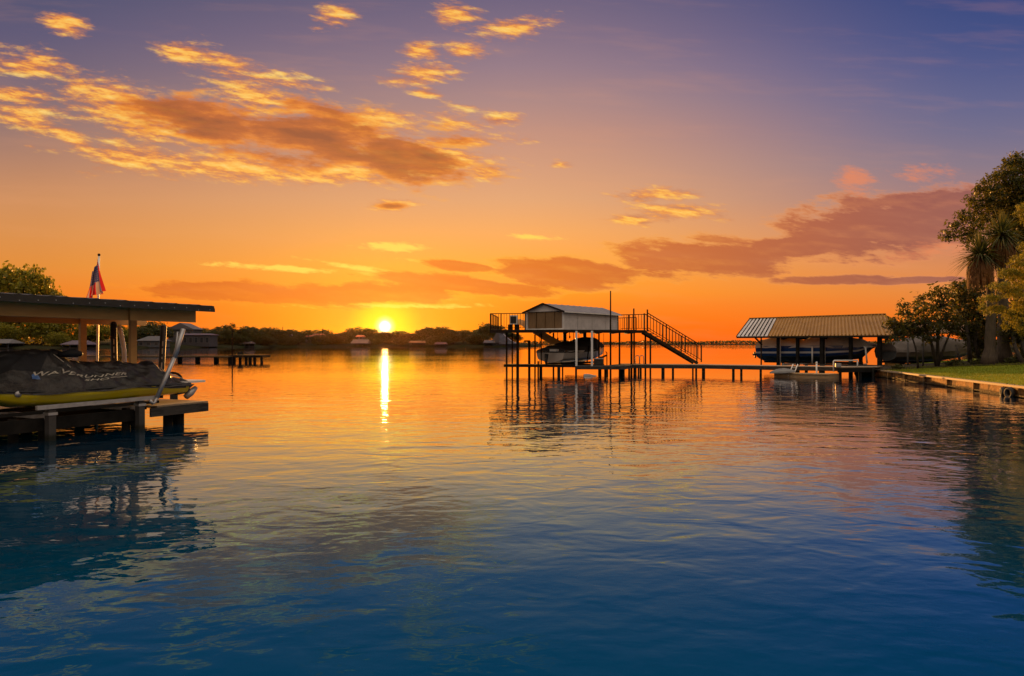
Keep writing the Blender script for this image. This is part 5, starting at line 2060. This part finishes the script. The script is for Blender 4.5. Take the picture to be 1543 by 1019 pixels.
mb.beam(EA - Vector((0, 0.02, 0.07)), EB - Vector((0, 0.02, 0.07)), 0.05, 0.11)
mb.build("eave_beam", M_DARKWOOD, bh)
mb = MB()
mb.beam(EA - Vector((0, 0, 0.03)), RA - Vector((0, 0, 0.03)), 0.06, 0.10)
mb.build("barge_board", M_DARKWOOD, bh)
mb = MB()
mb.beam(RA + Vector((0, 0, 0.03)), RB + Vector((0, 0, 0.03)), 0.22, 0.05)
mb.build("ridge_cap", M_TANROOF, bh)
for px, off, w in ((1172.5, 0.35, 0.15), (1202, 0.35, 0.17), (1239, 0.35, 0.22), (1282, 0.35, 0.18), (1325.5, 0.35, 0.20), (1297, 4.9, 0.18), (1336, 4.6, 0.16), (1215, 4.9, 0.15), (1180, 5.0, .15)):
    p = on_line(px, off)
    mb = MB()
    mb.box((p.x, p.y, 0.75), (w, w, 2.96 if off < 1 else 3.1), 0.6)
    mb.build("post", M_DARKWOOD, bh)
for px in (1172.5, 1239, 1325.5):
    p = on_line(px, 0.40, 2.15)
    mb = MB()
    mb.beam(p, p + EN * 4.6, 0.08, 0.14)
    mb.build("tie_beam", M_DARKWOOD, bh)
mb = MB()
p0, p1 = on_line(1138, 0.3, 2.2), on_line(1148, 0.3, 1.72)
mb.beam(p0, p1, 0.09, 0.09)
mb.build("brace", M_DARKWOOD, bh)
p = on_line(1147, 0.3)
mb = MB()
mb.tube([(p.x, p.y, -1), (p.x, p.y, 2.2)], 0.05, 8)
mb.build("post", M_STEEL, bh, True)
mb = MB()
a, b = on_line(1210, 0.15), on_line(1350, 0.15)
mb.slab([a, b, b + EN * 0.9, a + EN * 0.9], 0.44, 0.52)
mb.build("walkway", M_TIMBER, bh)

# the blue and white boat in it
st = on_line(1151, 1.9)
bw = on_line(1322, 1.9)
hd = (bw - st).normalized()
boat2, P2 = make_boat("covered_boat", "blue and white cabin boat under a pale cover inside the long-roofed boathouse", st, hd, (bw - st).length, 2.5, 0.62,
                      [(0.0, 0.40, "hull", M_BOTTOM), (0.40, 0.56, "lower_stripe", M_BLUEHULL), (0.56, 0.66, "white_stripe", M_HULLW), (0.66, 1.0, "blue_band", M_BLUEHULL)],
                      [(0, 1.45), (0.12, 1.62), (0.30, 1.52), (0.38, 1.40), (0.52, 1.70), (0.68, 1.72), (0.85, 1.50), (0.95, 1.25), (1.0, 1.15)], M_CANV_WHITE, 0.10, 1.0, M_BLUEHULL)
od = MB()
od.tube([P2(-0.005, 0, 0.55), P2(-0.04, 0, 0.62), P2(-0.06, 0, 0.40)], [0.12, 0.15, 0.10], 8)
od.build("outdrive", M_GALV, boat2, True)
od = MB()
for a in range(3):
    t = a * 2.1 + 0.4
    c = P2(-0.085, 0, 0.42)
    n1, n2 = Vector((-hd.y, hd.x, 0)), Vector((0, 0, 1))
    od.ball(c + n1 * 0.14 * math.cos(t) + n2 * 0.14 * math.sin(t), (0.06, 0.12, 0.12), 8, 5)
od.tube([P2(-0.055, 0, 0.42), P2(-0.11, 0, 0.42)], 0.07, 8)
od.build("propeller", M_BLACK, boat2, True)
lf2 = thing("boat_lift", "lift with thin white guide poles round the blue and white boat", "boat lift", st.lerp(bw, 0.5))
for px, y0, y1, lean in ((1175.5, 548, 508, 0.0), (1224, 546, 522, 0.0), (1243, 546, 517, -0.05), (1306.5, 545, 523, -0.10)):
    p = on_line(px, 0.62)
    d = p.y
    mb = MB()
    mb.tube([(p.x, p.y, EYE + (HY - y0) / F * d - 0.1), (p.x + lean, p.y, EYE + (HY - y1) / F * d)], 0.05, 8)
    mb.build("guide_pole", M_WHITE, lf2, True)
mb = MB()
p = on_line(1304.5, 0.62)
z1 = EYE + (HY - 523) / F * p.y
mb.tube([(p.x - 0.1, p.y, z1), on_line(1314, 1.2, z1)], 0.045, 8)
mb.build("guide_arm", M_WHITE, lf2, True)
for off in (1.2, 2.6):
    mb = MB()
    mb.beam(on_line(1152, off, 0.58), on_line(1300, off, 0.58), 0.12, 0.12)
    mb.build("bunk", M_DARKWOOD, lf2)
for px in (1180, 1270):
    mb = MB()
    mb.beam(on_line(px, 0.5, 0.44), on_line(px, 0.5, 0.44) + EN * 3.6, 0.14, 0.14)
    mb.build("cross_beam", M_GALV, lf2)

# grey covered boat behind the small tree, with its own low shelter
st3 = ray(1334, 40.6, 0)
hd3 = Vector((1, 0.10, 0)).normalized()
boat3, P3 = make_boat("covered_boat", "boat under a grey canvas cover half hidden behind the small leafy tree", st3, hd3, 5.6, 2.2, 0.75,
                      [(0.0, 0.5, "hull", M_BOTTOM), (0.5, 1.0, "topside", M_CANV_GREY)],
                      [(0, 1.10), (0.15, 1.22), (0.4, 1.55), (0.6, 1.52), (0.85, 1.30), (1.0, 1.1)], M_CANV_GREY, 0.25, 0.65)
tr3 = thing("boat_lift", "low lift with two grey guide poles under the grey covered boat", "boat lift", P3(0.5, 0, -0.2))
for w in (-0.5, 0.5):
    mb = MB()
    mb.beam(P3(0.0, w, -0.04), P3(0.9, w, -0.04), 0.12, 0.12)
    mb.build("bunk", M_DARKWOOD, tr3)
for px, d, y0, y1 in ((1368, 38.6, 552, 516), (1391, 36.6, 552, 512)):
    p = ray(px, d, 0)
    mb = MB()
    mb.tube([(p.x, p.y, 0.2), (p.x, p.y, EYE + (HY - y1) / F * d)], 0.05, 8)
    mb.build("guide_pole", M_PILE, tr3, True)
for u in (0.15, 0.8):
    mb = MB()
    mb.beam(P3(u, -1.2, -0.18), P3(u, 1.2, -0.18), 0.14, 0.14)
    cb = mb.build("cross_beam", M_STEEL, tr3)
    for w in (-1.1, 1.1):
        mb = MB()
        q = P3(u, w, 0)
        mb.tube([(q.x, q.y, -0.6), (q.x, q.y, q.z - 0.75 + 0.6)], 0.08, 8)
        mb.build("leg", M_DARKWOOD, cb, True)
sh = thing("boat_shelter", "low shelter roof glimpsed through the leaves over the grey covered boat", "shelter", ray(1410, 44, 0))
a, b = ray(1352, 43.5, py=502), ray(1462, 42.0, py=501)
r_a, r_b = ray(1362, 46.5, py=486), ray(1460, 45.2, py=485)
mb = MB()
nn = 30
rings = []
for (u, w) in ((a, b), (r_a, r_b)):
    rings.append([u.lerp(w, i / nn) + Vector((0, 0, 0.04 if i % 3 == 0 else 0)) for i in range(nn + 1)] + [u.lerp(w, i / nn) - Vector((0, 0, 0.05)) for i in range(nn, -1, -1)])
mb.loft(rings, True, True)
mb.build("roof", M_TANROOF, sh)
for q in (a, b, r_a, r_b):
    mb = MB()
    mb.box((q.x, q.y + 0.1, (q.z - 0.9) / 2 - 0.05), (0.16, 0.16, q.z + 0.8))
    mb.build("post", M_DARKWOOD, sh)

# things at the pier's end
fl = thing("floating_platform", "low tan floating platform beside the pier in front of the boathouse", "platform", ray(1215, 37, 0))
mb = MB()
q = [ray(1166, 37.6, 0), ray(1248, 36.0, 0), ray(1264, 36.6, 0), ray(1180, 38.0, 0)]
mb.slab(q, 0.14, 0.20)
mb.build("deck", M_CAP, fl)
mb = MB()
mb.slab([p + Vector((0.03, 0.04, 0)) for p in q], -0.2, 0.136)
mb.build("float", M_CAP, fl)
cn = thing("upturned_canoe", "white upturned canoe lying on the floating platform's left end", "canoe", ray(1180, 37.6, 0.2))
mb = MB()
ca, cb_ = ray(1160, 37.55, 0.16), ray(1198, 37.1, 0.24)
rings = []
for i in range(13):
    u = i / 12
    w = 0.30 * math.sin(math.pi * (0.04 + 0.92 * u)) ** 0.7
    c = ca.lerp(cb_, u)
    rings.append([c + Vector((0.1 * math.cos(t) * w, w * math.cos(t), w * 0.75 * math.sin(t))) for t in [math.pi * k / 8 for k in range(9)]])
mb.loft(rings, False)
mb.build("hull", M_GREYHULL, cn, True)
mb = MB()
mb.tube([r[4] + Vector((0, 0, 0.008)) for r in rings], 0.016, 6)
mb.build("keel_strip", M_GALV, cn, True)
ld = thing("pool_ladder", "white leaning ladder at the pier edge by the canoe", "ladder", ray(1190, 37.2, 0.2))
for dx_ in (0.0, 0.26):
    mb = MB()
    p0, p1 = ray(1188, 37.2, 0.05), ray(1195, 37.75, 0.66)
    o = Vector((dx_, 0, 0))
    mb.tube([p0 + o, p1 + o, p1 + o + Vector((0.08, 0.15, -0.06))], 0.028, 8)
    mb.build("side_rail", M_WHITE, ld, True)
for t in (0.2, 0.45, 0.7):
    mb = MB()
    c = p0.lerp(p1, t)
    mb.beam(c, c + Vector((0.26, 0, 0)), 0.05, 0.03)
    mb.build("rung", M_WHITE, ld)
rl = thing("pipe_rail", "white pipe rail on the pier's end by the lawn", "railing", ray(1270, 36.5, LOW))
mb = MB()
mb.tube([ray(1256, 36.65, LOW - 0.25), ray(1256, 36.65, 0.86), ray(1257, 36.65, 0.89), ray(1292, 36.9, 0.89)], 0.035, 8)
mb.build("rail", M_WHITE, rl, True)
mb = MB()
mb.tube([ray(1292, 36.9, 0.9), ray(1292, 36.9, LOW - 0.1)], 0.035, 8)
mb.build("upright", M_WHITE, rl, True)
mb = MB()
p = ray(1263, 36.5, LOW)
mb.box((p.x, p.y, LOW + 0.10), (0.24, 0.2, 0.2))
tag(mb.build("utility_box", M_GALV, None, base=(p.x, p.y, LOW)), "small grey utility box at the foot of the white pipe rail", "box")
wp = ray(1230.5, 36.9, 0)
mb = MB()
mb.tube([(wp.x, wp.y, -0.3), (wp.x, wp.y, LOW + 0.22)], 0.045, 8)
mb.ball((wp.x, wp.y, LOW + 0.22), 0.06, 8, 5)
tag(mb.build("mooring_pole", M_WHITE, None, True, base=(wp.x, wp.y, 0)), "short white mooring pole at the pier edge right of the canoe", "pole")
lp = thing("pier_landing", "dark landing joining the lawn pier to the sea wall", "landing", ray(1290, 36.5, 0))
mb = MB()
q = [ray(1262, 36.45, 0), ray(1321, 36.9, 0), ray(1330, 38.4, 0), ray(1268, 38.3, 0)]
mb.slab(q, LOW - 0.05, LOW - 0.005)
mb.build("decking", M_DECK, lp)
mb = MB()
mb.beam(q[0] + Vector((0, -0.03, LOW - 0.17)), q[1] + Vector((0, -0.03, LOW - 0.17)), 0.05, 0.24)
mb.build("fascia_board", M_DARKWOOD, lp)
for px in (1266, 1296, 1316):
    p = ray(px, 36.8, 0)
    mb = MB()
    mb.tube([(p.x, p.y, -1), (p.x, p.y, LOW - 0.06)], 0.08, 8)
    mb.build("piling", M_DARKWOOD, lp, True)

# ---------------------------------------------------------------- trees at the right
def px_blob(px, py, rpx, d, dy=0.8, sx_=1.0, sz_=1.0):
    p = ray(px, d, py=py)
    r = rpx / F * d
    return (p.x, p.y, p.z, r * sx_, r * dy, r * sz_)


def near_tree(name, label, base, blobs, trunks, mat, per_m2, nleaf, spread, length, width, seed, cat="tree", droop=0.2, bark=None, nlimb=26, lr=0.05, group=None, inner=0.3):
    rs_ = np.random.RandomState(seed)
    t = thing(name, label, cat, base, group)
    v_, cl = crown_leaves(rs_, blobs, per_m2, nleaf, spread, length, width, inner, droop)
    b = np.array(base)
    quads_object("crown", v_ - b[None, :], mat, t)
    m_ = MB()
    for pts, r0, r1 in trunks:
        n_ = len(pts)
        m_.tube(pts, [r0 + (r1 - r0) * i / (n_ - 1) for i in range(n_)], 9)
    ends = [Vector(pts[-1]) for pts, _, _ in trunks] + [Vector(pts[len(pts) // 2]) for pts, _, _ in trunks]
    for k_ in range(nlimb):
        q = Vector(cl[rs_.randint(len(cl))])
        e = min(ends, key=lambda w: (w - q).length)
        limb(m_, rs_, e, q, lr, lr * 0.18, 5, 0.07)
    m_.build("trunk", bark or M_BARKDARK, t, True)
    return t


def gpt(px, d, dz=-0.05):
    p = ray(px, d, 0)
    return Vector((p.x, p.y, ground_at(p.x, p.y) + dz))


ob = gpt(1545, 38.5)
near_tree("oak_tree", "tall dark oak rising behind the palms at the right edge", tuple(ob),
          [px_blob(*b) for b in ((1533, 268, 30, 39, 1), (1512, 285, 26, 39.5, 1), (1490, 292, 18, 39, 1), (1480, 318, 20, 39.5, 1), (1462, 338, 17, 39, 1), (1441, 350, 13, 39, .9, 1.4, .7), (1505, 322, 28, 40, 1), (1535, 310, 38, 40, 1),
                                 (1560, 275, 46, 40, 1), (1600, 300, 60, 40, 1), (1560, 360, 50, 40.5, 1), (1522, 352, 20, 41, 1), (1474, 352, 14, 39.5, 1), (1462, 366, 8, 39.5, 1), (1620, 390, 60, 40, 1), (1536, 248, 14, 39, 1), (1600, 460, 60, 41, 1), (1552, 440, 45, 41.5, 1), (1500, 266, 8, 39, 1), (1448, 322, 7, 39, 1), (1486, 276, 7, 39, 1), (1470, 312, 8, 39, 1), (1463, 300, 5, 39, 1), (1436, 338, 6, 39, 1), (1428, 356, 6, 39, 1), (1452, 362, 7, 39, 1), (1518, 250, 8, 39, 1), (1532, 238, 7, 39, 1), (1476, 286, 5, 39, 1))],
          [([ob, ray(1548, 38.8, py=470), ray(1552, 39.2, py=400), ray(1556, 39.5, py=330)], 0.34, 0.16), ([ray(1552, 39.2, py=400), ray(1520, 39.3, py=360), ray(1470, 39.2, py=350), ray(1432, 39, py=358)], 0.13, 0.02)],
          FOL_OAK, 6.0, 15, 0.16, 0.21, 0.09, 11, nlimb=60, lr=0.07)
bb = gpt(1412, 35.6)
near_tree("small_tree", "small leafy many-stemmed tree in front of the grey covered boat", tuple(bb),
          [px_blob(*b) for b in ((1372, 474, 17, 35.5, 1), (1352, 492, 14, 35.5, 1), (1398, 458, 18, 35.6, 1), (1424, 447, 15, 35.6, 1), (1420, 470, 20, 35.4, 1), (1388, 490, 20, 35.4, 1), (1364, 500, 13, 35.2, 1), (1408, 494, 20, 35.2, 1), (1436, 488, 16, 35.6, 1),
                                 (1350, 512, 8, 35.0, 1, 1.2, .6), (1392, 506, 11, 35.2, 1), (1360, 462, 7, 35.5, 1), (1410, 437, 7, 35.5, 1), (1342, 485, 7, 35.5, 1))],
          [([bb, ray(1404, 35.6, py=520), ray(1392, 35.6, py=490)], 0.10, 0.05), ([bb, ray(1413, 35.6, py=510), ray(1418, 35.6, py=465)], 0.11, 0.04), ([bb, ray(1424, 35.5, py=520), ray(1436, 35.5, py=492)], 0.08, 0.03), ([gpt(1384, 35.4), ray(1380, 35.4, py=525), ray(1370, 35.4, py=495)], 0.06, 0.03)],
          FOL_BUSH, 7.2, 12, 0.13, 0.20, 0.09, 12, nlimb=40, lr=0.03, bark=M_BARKDARK)
cb2 = gpt(1462, 36.8)
near_tree("small_tree", "denser dark small tree between the leafy small tree and the palm trunk", tuple(cb2),
          [px_blob(*b) for b in ((1450, 440, 16, 37.2, 1), (1472, 432, 16, 37.2, 1), (1456, 462, 24, 37.4, 1), (1480, 468, 22, 37.4, 1), (1454, 488, 20, 37.2, 1), (1478, 505, 24, 37.4, 1), (1478, 526, 13, 37.2, 1), (1494, 490, 16, 37.5, 1), (1440, 430, 7, 37, 1))],
          [([cb2, ray(1460, 36.8, py=520), ray(1454, 37, py=470)], 0.13, 0.05), ([gpt(1478, 36.8), ray(1470, 36.9, py=520), ray(1474, 37, py=460)], 0.11, 0.05), ([gpt(1448, 36.6), ray(1440, 36.9, py=520)], 0.07, 0.04)],
          FOL_BUSH, 9.0, 14, 0.15, 0.20, 0.09, 13, nlimb=34, lr=0.03)
lb = gpt(1541, 33.0)
near_tree("leaning_tree", "dark tree with leaning twin trunks right of the palm", tuple(lb),
          [px_blob(*b) for b in ((1528, 500, 20, 34, 1), (1545, 490, 24, 34.4, 1), (1570, 500, 34, 34, 1), (1536, 470, 18, 34.5, 1), (1600, 480, 40, 34, 1))],
          [([lb, ray(1530, 33.4, py=525), ray(1524, 33.8, py=500)], 0.12, 0.06), ([gpt(1552, 33.2), ray(1542, 33.5, py=525), ray(1536, 33.9, py=495)], 0.11, 0.06)],
          FOL_BUSH, 8, 14, 0.17, 0.20, 0.09, 14, nlimb=20, lr=0.03)
# cypress: soft drooping sprays, lit golden
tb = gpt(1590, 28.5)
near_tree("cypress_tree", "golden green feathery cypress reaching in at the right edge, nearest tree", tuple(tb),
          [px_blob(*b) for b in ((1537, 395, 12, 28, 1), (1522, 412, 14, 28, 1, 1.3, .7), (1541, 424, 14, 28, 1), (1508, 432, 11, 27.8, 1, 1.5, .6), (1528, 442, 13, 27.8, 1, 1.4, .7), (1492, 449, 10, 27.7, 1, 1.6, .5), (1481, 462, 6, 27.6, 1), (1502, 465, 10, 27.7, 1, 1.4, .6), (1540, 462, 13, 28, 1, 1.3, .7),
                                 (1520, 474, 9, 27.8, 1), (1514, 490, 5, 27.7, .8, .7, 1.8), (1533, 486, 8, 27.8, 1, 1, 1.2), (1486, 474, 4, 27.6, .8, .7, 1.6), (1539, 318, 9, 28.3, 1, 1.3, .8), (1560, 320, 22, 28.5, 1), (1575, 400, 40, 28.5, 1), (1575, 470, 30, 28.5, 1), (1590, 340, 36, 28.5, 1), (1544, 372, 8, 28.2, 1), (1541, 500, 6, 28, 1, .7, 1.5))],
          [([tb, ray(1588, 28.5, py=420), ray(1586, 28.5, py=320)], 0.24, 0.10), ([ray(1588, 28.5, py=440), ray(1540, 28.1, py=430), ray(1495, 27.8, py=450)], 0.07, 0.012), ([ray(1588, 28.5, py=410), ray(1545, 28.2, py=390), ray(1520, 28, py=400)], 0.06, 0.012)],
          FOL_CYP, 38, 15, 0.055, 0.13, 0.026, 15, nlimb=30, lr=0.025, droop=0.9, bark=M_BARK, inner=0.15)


def palm(name, label, base, path, r0, r1, head, nb, blade, seed):
    rs_ = np.random.RandomState(seed)
    t = thing(name, label, "palm", base, "palms by the lawn")
    m_ = MB()
    n_ = 16
    pts, rr_ = [], []
    for i in range(n_ + 1):
        u = i / n_ * (len(path) - 1)
        a = min(int(u), len(path) - 2)
        pts.append(Vector(path[a]).lerp(Vector(path[a + 1]), u - a))
        w = i / n_
        rr_.append((r0 + (r1 - r0) * min(1, w * 1.6)) * (1 + 0.05 * math.sin(i * 2.3)) + 0.16 * max(0, 1 - w * 9))
    m_.tube(pts, rr_, 12)
    m_.build("trunk", M_BARK, t, True)
    h = Vector(head)
    vs, fs = [], []
    m2 = MB()
    for k_ in range(nb):
        az_ = rs_.uniform(0, 2 * math.pi)
        el_ = math.radians(rs_.uniform(-28, 85))
        L = blade * rs_.uniform(0.75, 1.1)
        d_ = Vector((math.cos(az_) * math.cos(el_), math.sin(az_) * math.cos(el_), math.sin(el_)))
        s_v = d_.cross(Vector((0, 0, 1)))
        s_v = s_v.normalized() if s_v.length > 0.05 else Vector((1, 0, 0))
        w = 0.035 * blade
        seg = []
        for i in range(5):
            u = i / 4
            p = h + d_ * (0.08 + L * u) + Vector((0, 0, -0.42 * L * u * u * math.cos(el_)))
            ww = w * (1.0 if i == 1 else 0.75 if i == 0 else (1 - u) * 1.15 + 0.04)
            up_ = s_v.cross(d_) * ww * 0.5
            seg.append([p - s_v * ww + up_, p, p + s_v * ww + up_])
        m2.loft(seg, False)
    m2.build("fronds", FOL_PALM, t)
    m3 = MB()
    for k_ in range(int(nb * 1.3)):
        az_ = rs_.uniform(0, 2 * math.pi)
        L = blade * rs_.uniform(0.5, 1.15)
        top = h + Vector((math.cos(az_) * 0.12, math.sin(az_) * 0.12, rs_.uniform(-0.55, 0.05)))
        out = Vector((math.cos(az_), math.sin(az_), 0))
        s_v = Vector((-out.y, out.x, 0))
        seg = []
        for i in range(4):
            u = i / 3
            p = top + out * (0.30 * math.sin(u * 2.2) + 0.05) * blade + Vector((0, 0, -L * u ** 1.2))
            ww = 0.036 * blade * (1.1 - u)
            seg.append([p - s_v * ww, p + s_v * ww])
        m3.loft(seg, False)
    m3.build("dead_skirt", M_SKIRT, t)
    return t


M_SKIRT = principled("dead_fronds", (0.20, 0.085, 0.03), 0.8, 0.2, noise=(3, (0.09, 0.045, 0.02), 0.8, (1, 1, 0.3)))
pa = gpt(1491, 34.2)
palm("palm_tree", "shorter palm with a shaggy brown skirt, left one of the pair", tuple(pa), [pa, ray(1493, 34.2, py=480), ray(1492, 34.2, py=430), ray(1478, 33.1, py=389)], 0.26, 0.17, ray(1477, 33.0, py=386), 210, 1.3, 21)
pb = gpt(1512, 34.8)
palm("palm_tree", "taller palm with a spiky green head, right one of the pair", tuple(pb), [pb, ray(1512, 34.8, py=470), ray(1509, 34.8, py=410), ray(1509, 33.3, py=360)], 0.30, 0.19, ray(1509, 33.2, py=356), 220, 1.35, 22)
# low plants at the foot of the trees
for k_, (px, d, r, lab) in enumerate(((1438, 35.2, 9, "low green plant by the stems of the denser dark small tree"), (1472, 34.6, 8, "low plant at the foot of the left palm"), (1528, 33.6, 9, "low plant at the foot of the right palm"), (1352, 36.3, 7, "low plant at the lawn's far corner by the pier"))):
    g = gpt(px, d)
    rr_ = r / F * d
    rs_ = np.random.RandomState(60 + k_)
    t = thing("low_plant", lab, "plant", tuple(g), "low plants under the trees")
    v_, cl = crown_leaves(rs_, [(0, 0, rr_ * 0.6, rr_ * 1.5, rr_, rr_ * 0.7)], 40, 10, 0.06, 0.16, 0.05, 0.2, -0.5)
    quads_object("leaves", v_, FOL_PALM, t)
    m_ = MB()
    for a in range(5):
        m_.tube([(0, 0, 0), (0.1 * math.cos(a * 1.3), 0.1 * math.sin(a * 1.3), rr_ * 0.9)], 0.012, 5)
    m_.build("stem", M_BARKDARK, t, True)

# the shore seen through the gaps behind the trees
mb = MB()
mb.loft([[ray(px, 150, -0.3) for px in (1380, 1500, 1700, 2000)], [ray(px, 153, 0.6) for px in (1380, 1500, 1700, 2000)], [ray(px, 240, 3) for px in (1380, 1500, 1700, 2000)]], False)
mb.build("side_bank", M_BANK, None, True)["kind"] = "structure"
for px, top, w, lab in ((1470, 488, 60, "dark tree across the side channel, seen through the gap left of the palm trunk"), (1545, 480, 70, "dark tree across the side channel, at the right edge behind the leaning trunks")):
    d = 158
    lst = protos[("spreading_tree", "d")]
    p = ray(px, d, 0.6)
    hh = EYE + (HY - top) / F * d - 0.6
    ww = w / F * d
    dup(lst[0][0], p, lab, "trees across the side channel", 0.3, (ww / 1.5, ww / 1.5, hh / 0.98))

# ---------------------------------------------------------------- the evening air
hz = bpy.data.materials.new("evening_haze")
hz.use_nodes = True
ht = hz.node_tree
ht.nodes.clear()
ho = ht.nodes.new('ShaderNodeOutputMaterial')
pv = ht.nodes.new('ShaderNodeVolumePrincipled')
pv.inputs['Color'].default_value = (1.0, 0.50, 0.30, 1)
pv.inputs['Density'].default_value = 0.0000035
pv.inputs['Anisotropy'].default_value = 0.955
ht.links.new(pv.outputs[0], ho.inputs['Volume'])
mb = MB()
mb.hexa([(-1500, -40, -2.2), (1700, -40, -2.2), (1700, 1900, -2.2), (-1500, 1900, -2.2), (-1500, -40, 32), (1700, -40, 32), (1700, 1900, 32), (-1500, 1900, 32)])
haze = mb.build("haze", hz)
haze["kind"] = "stuff"
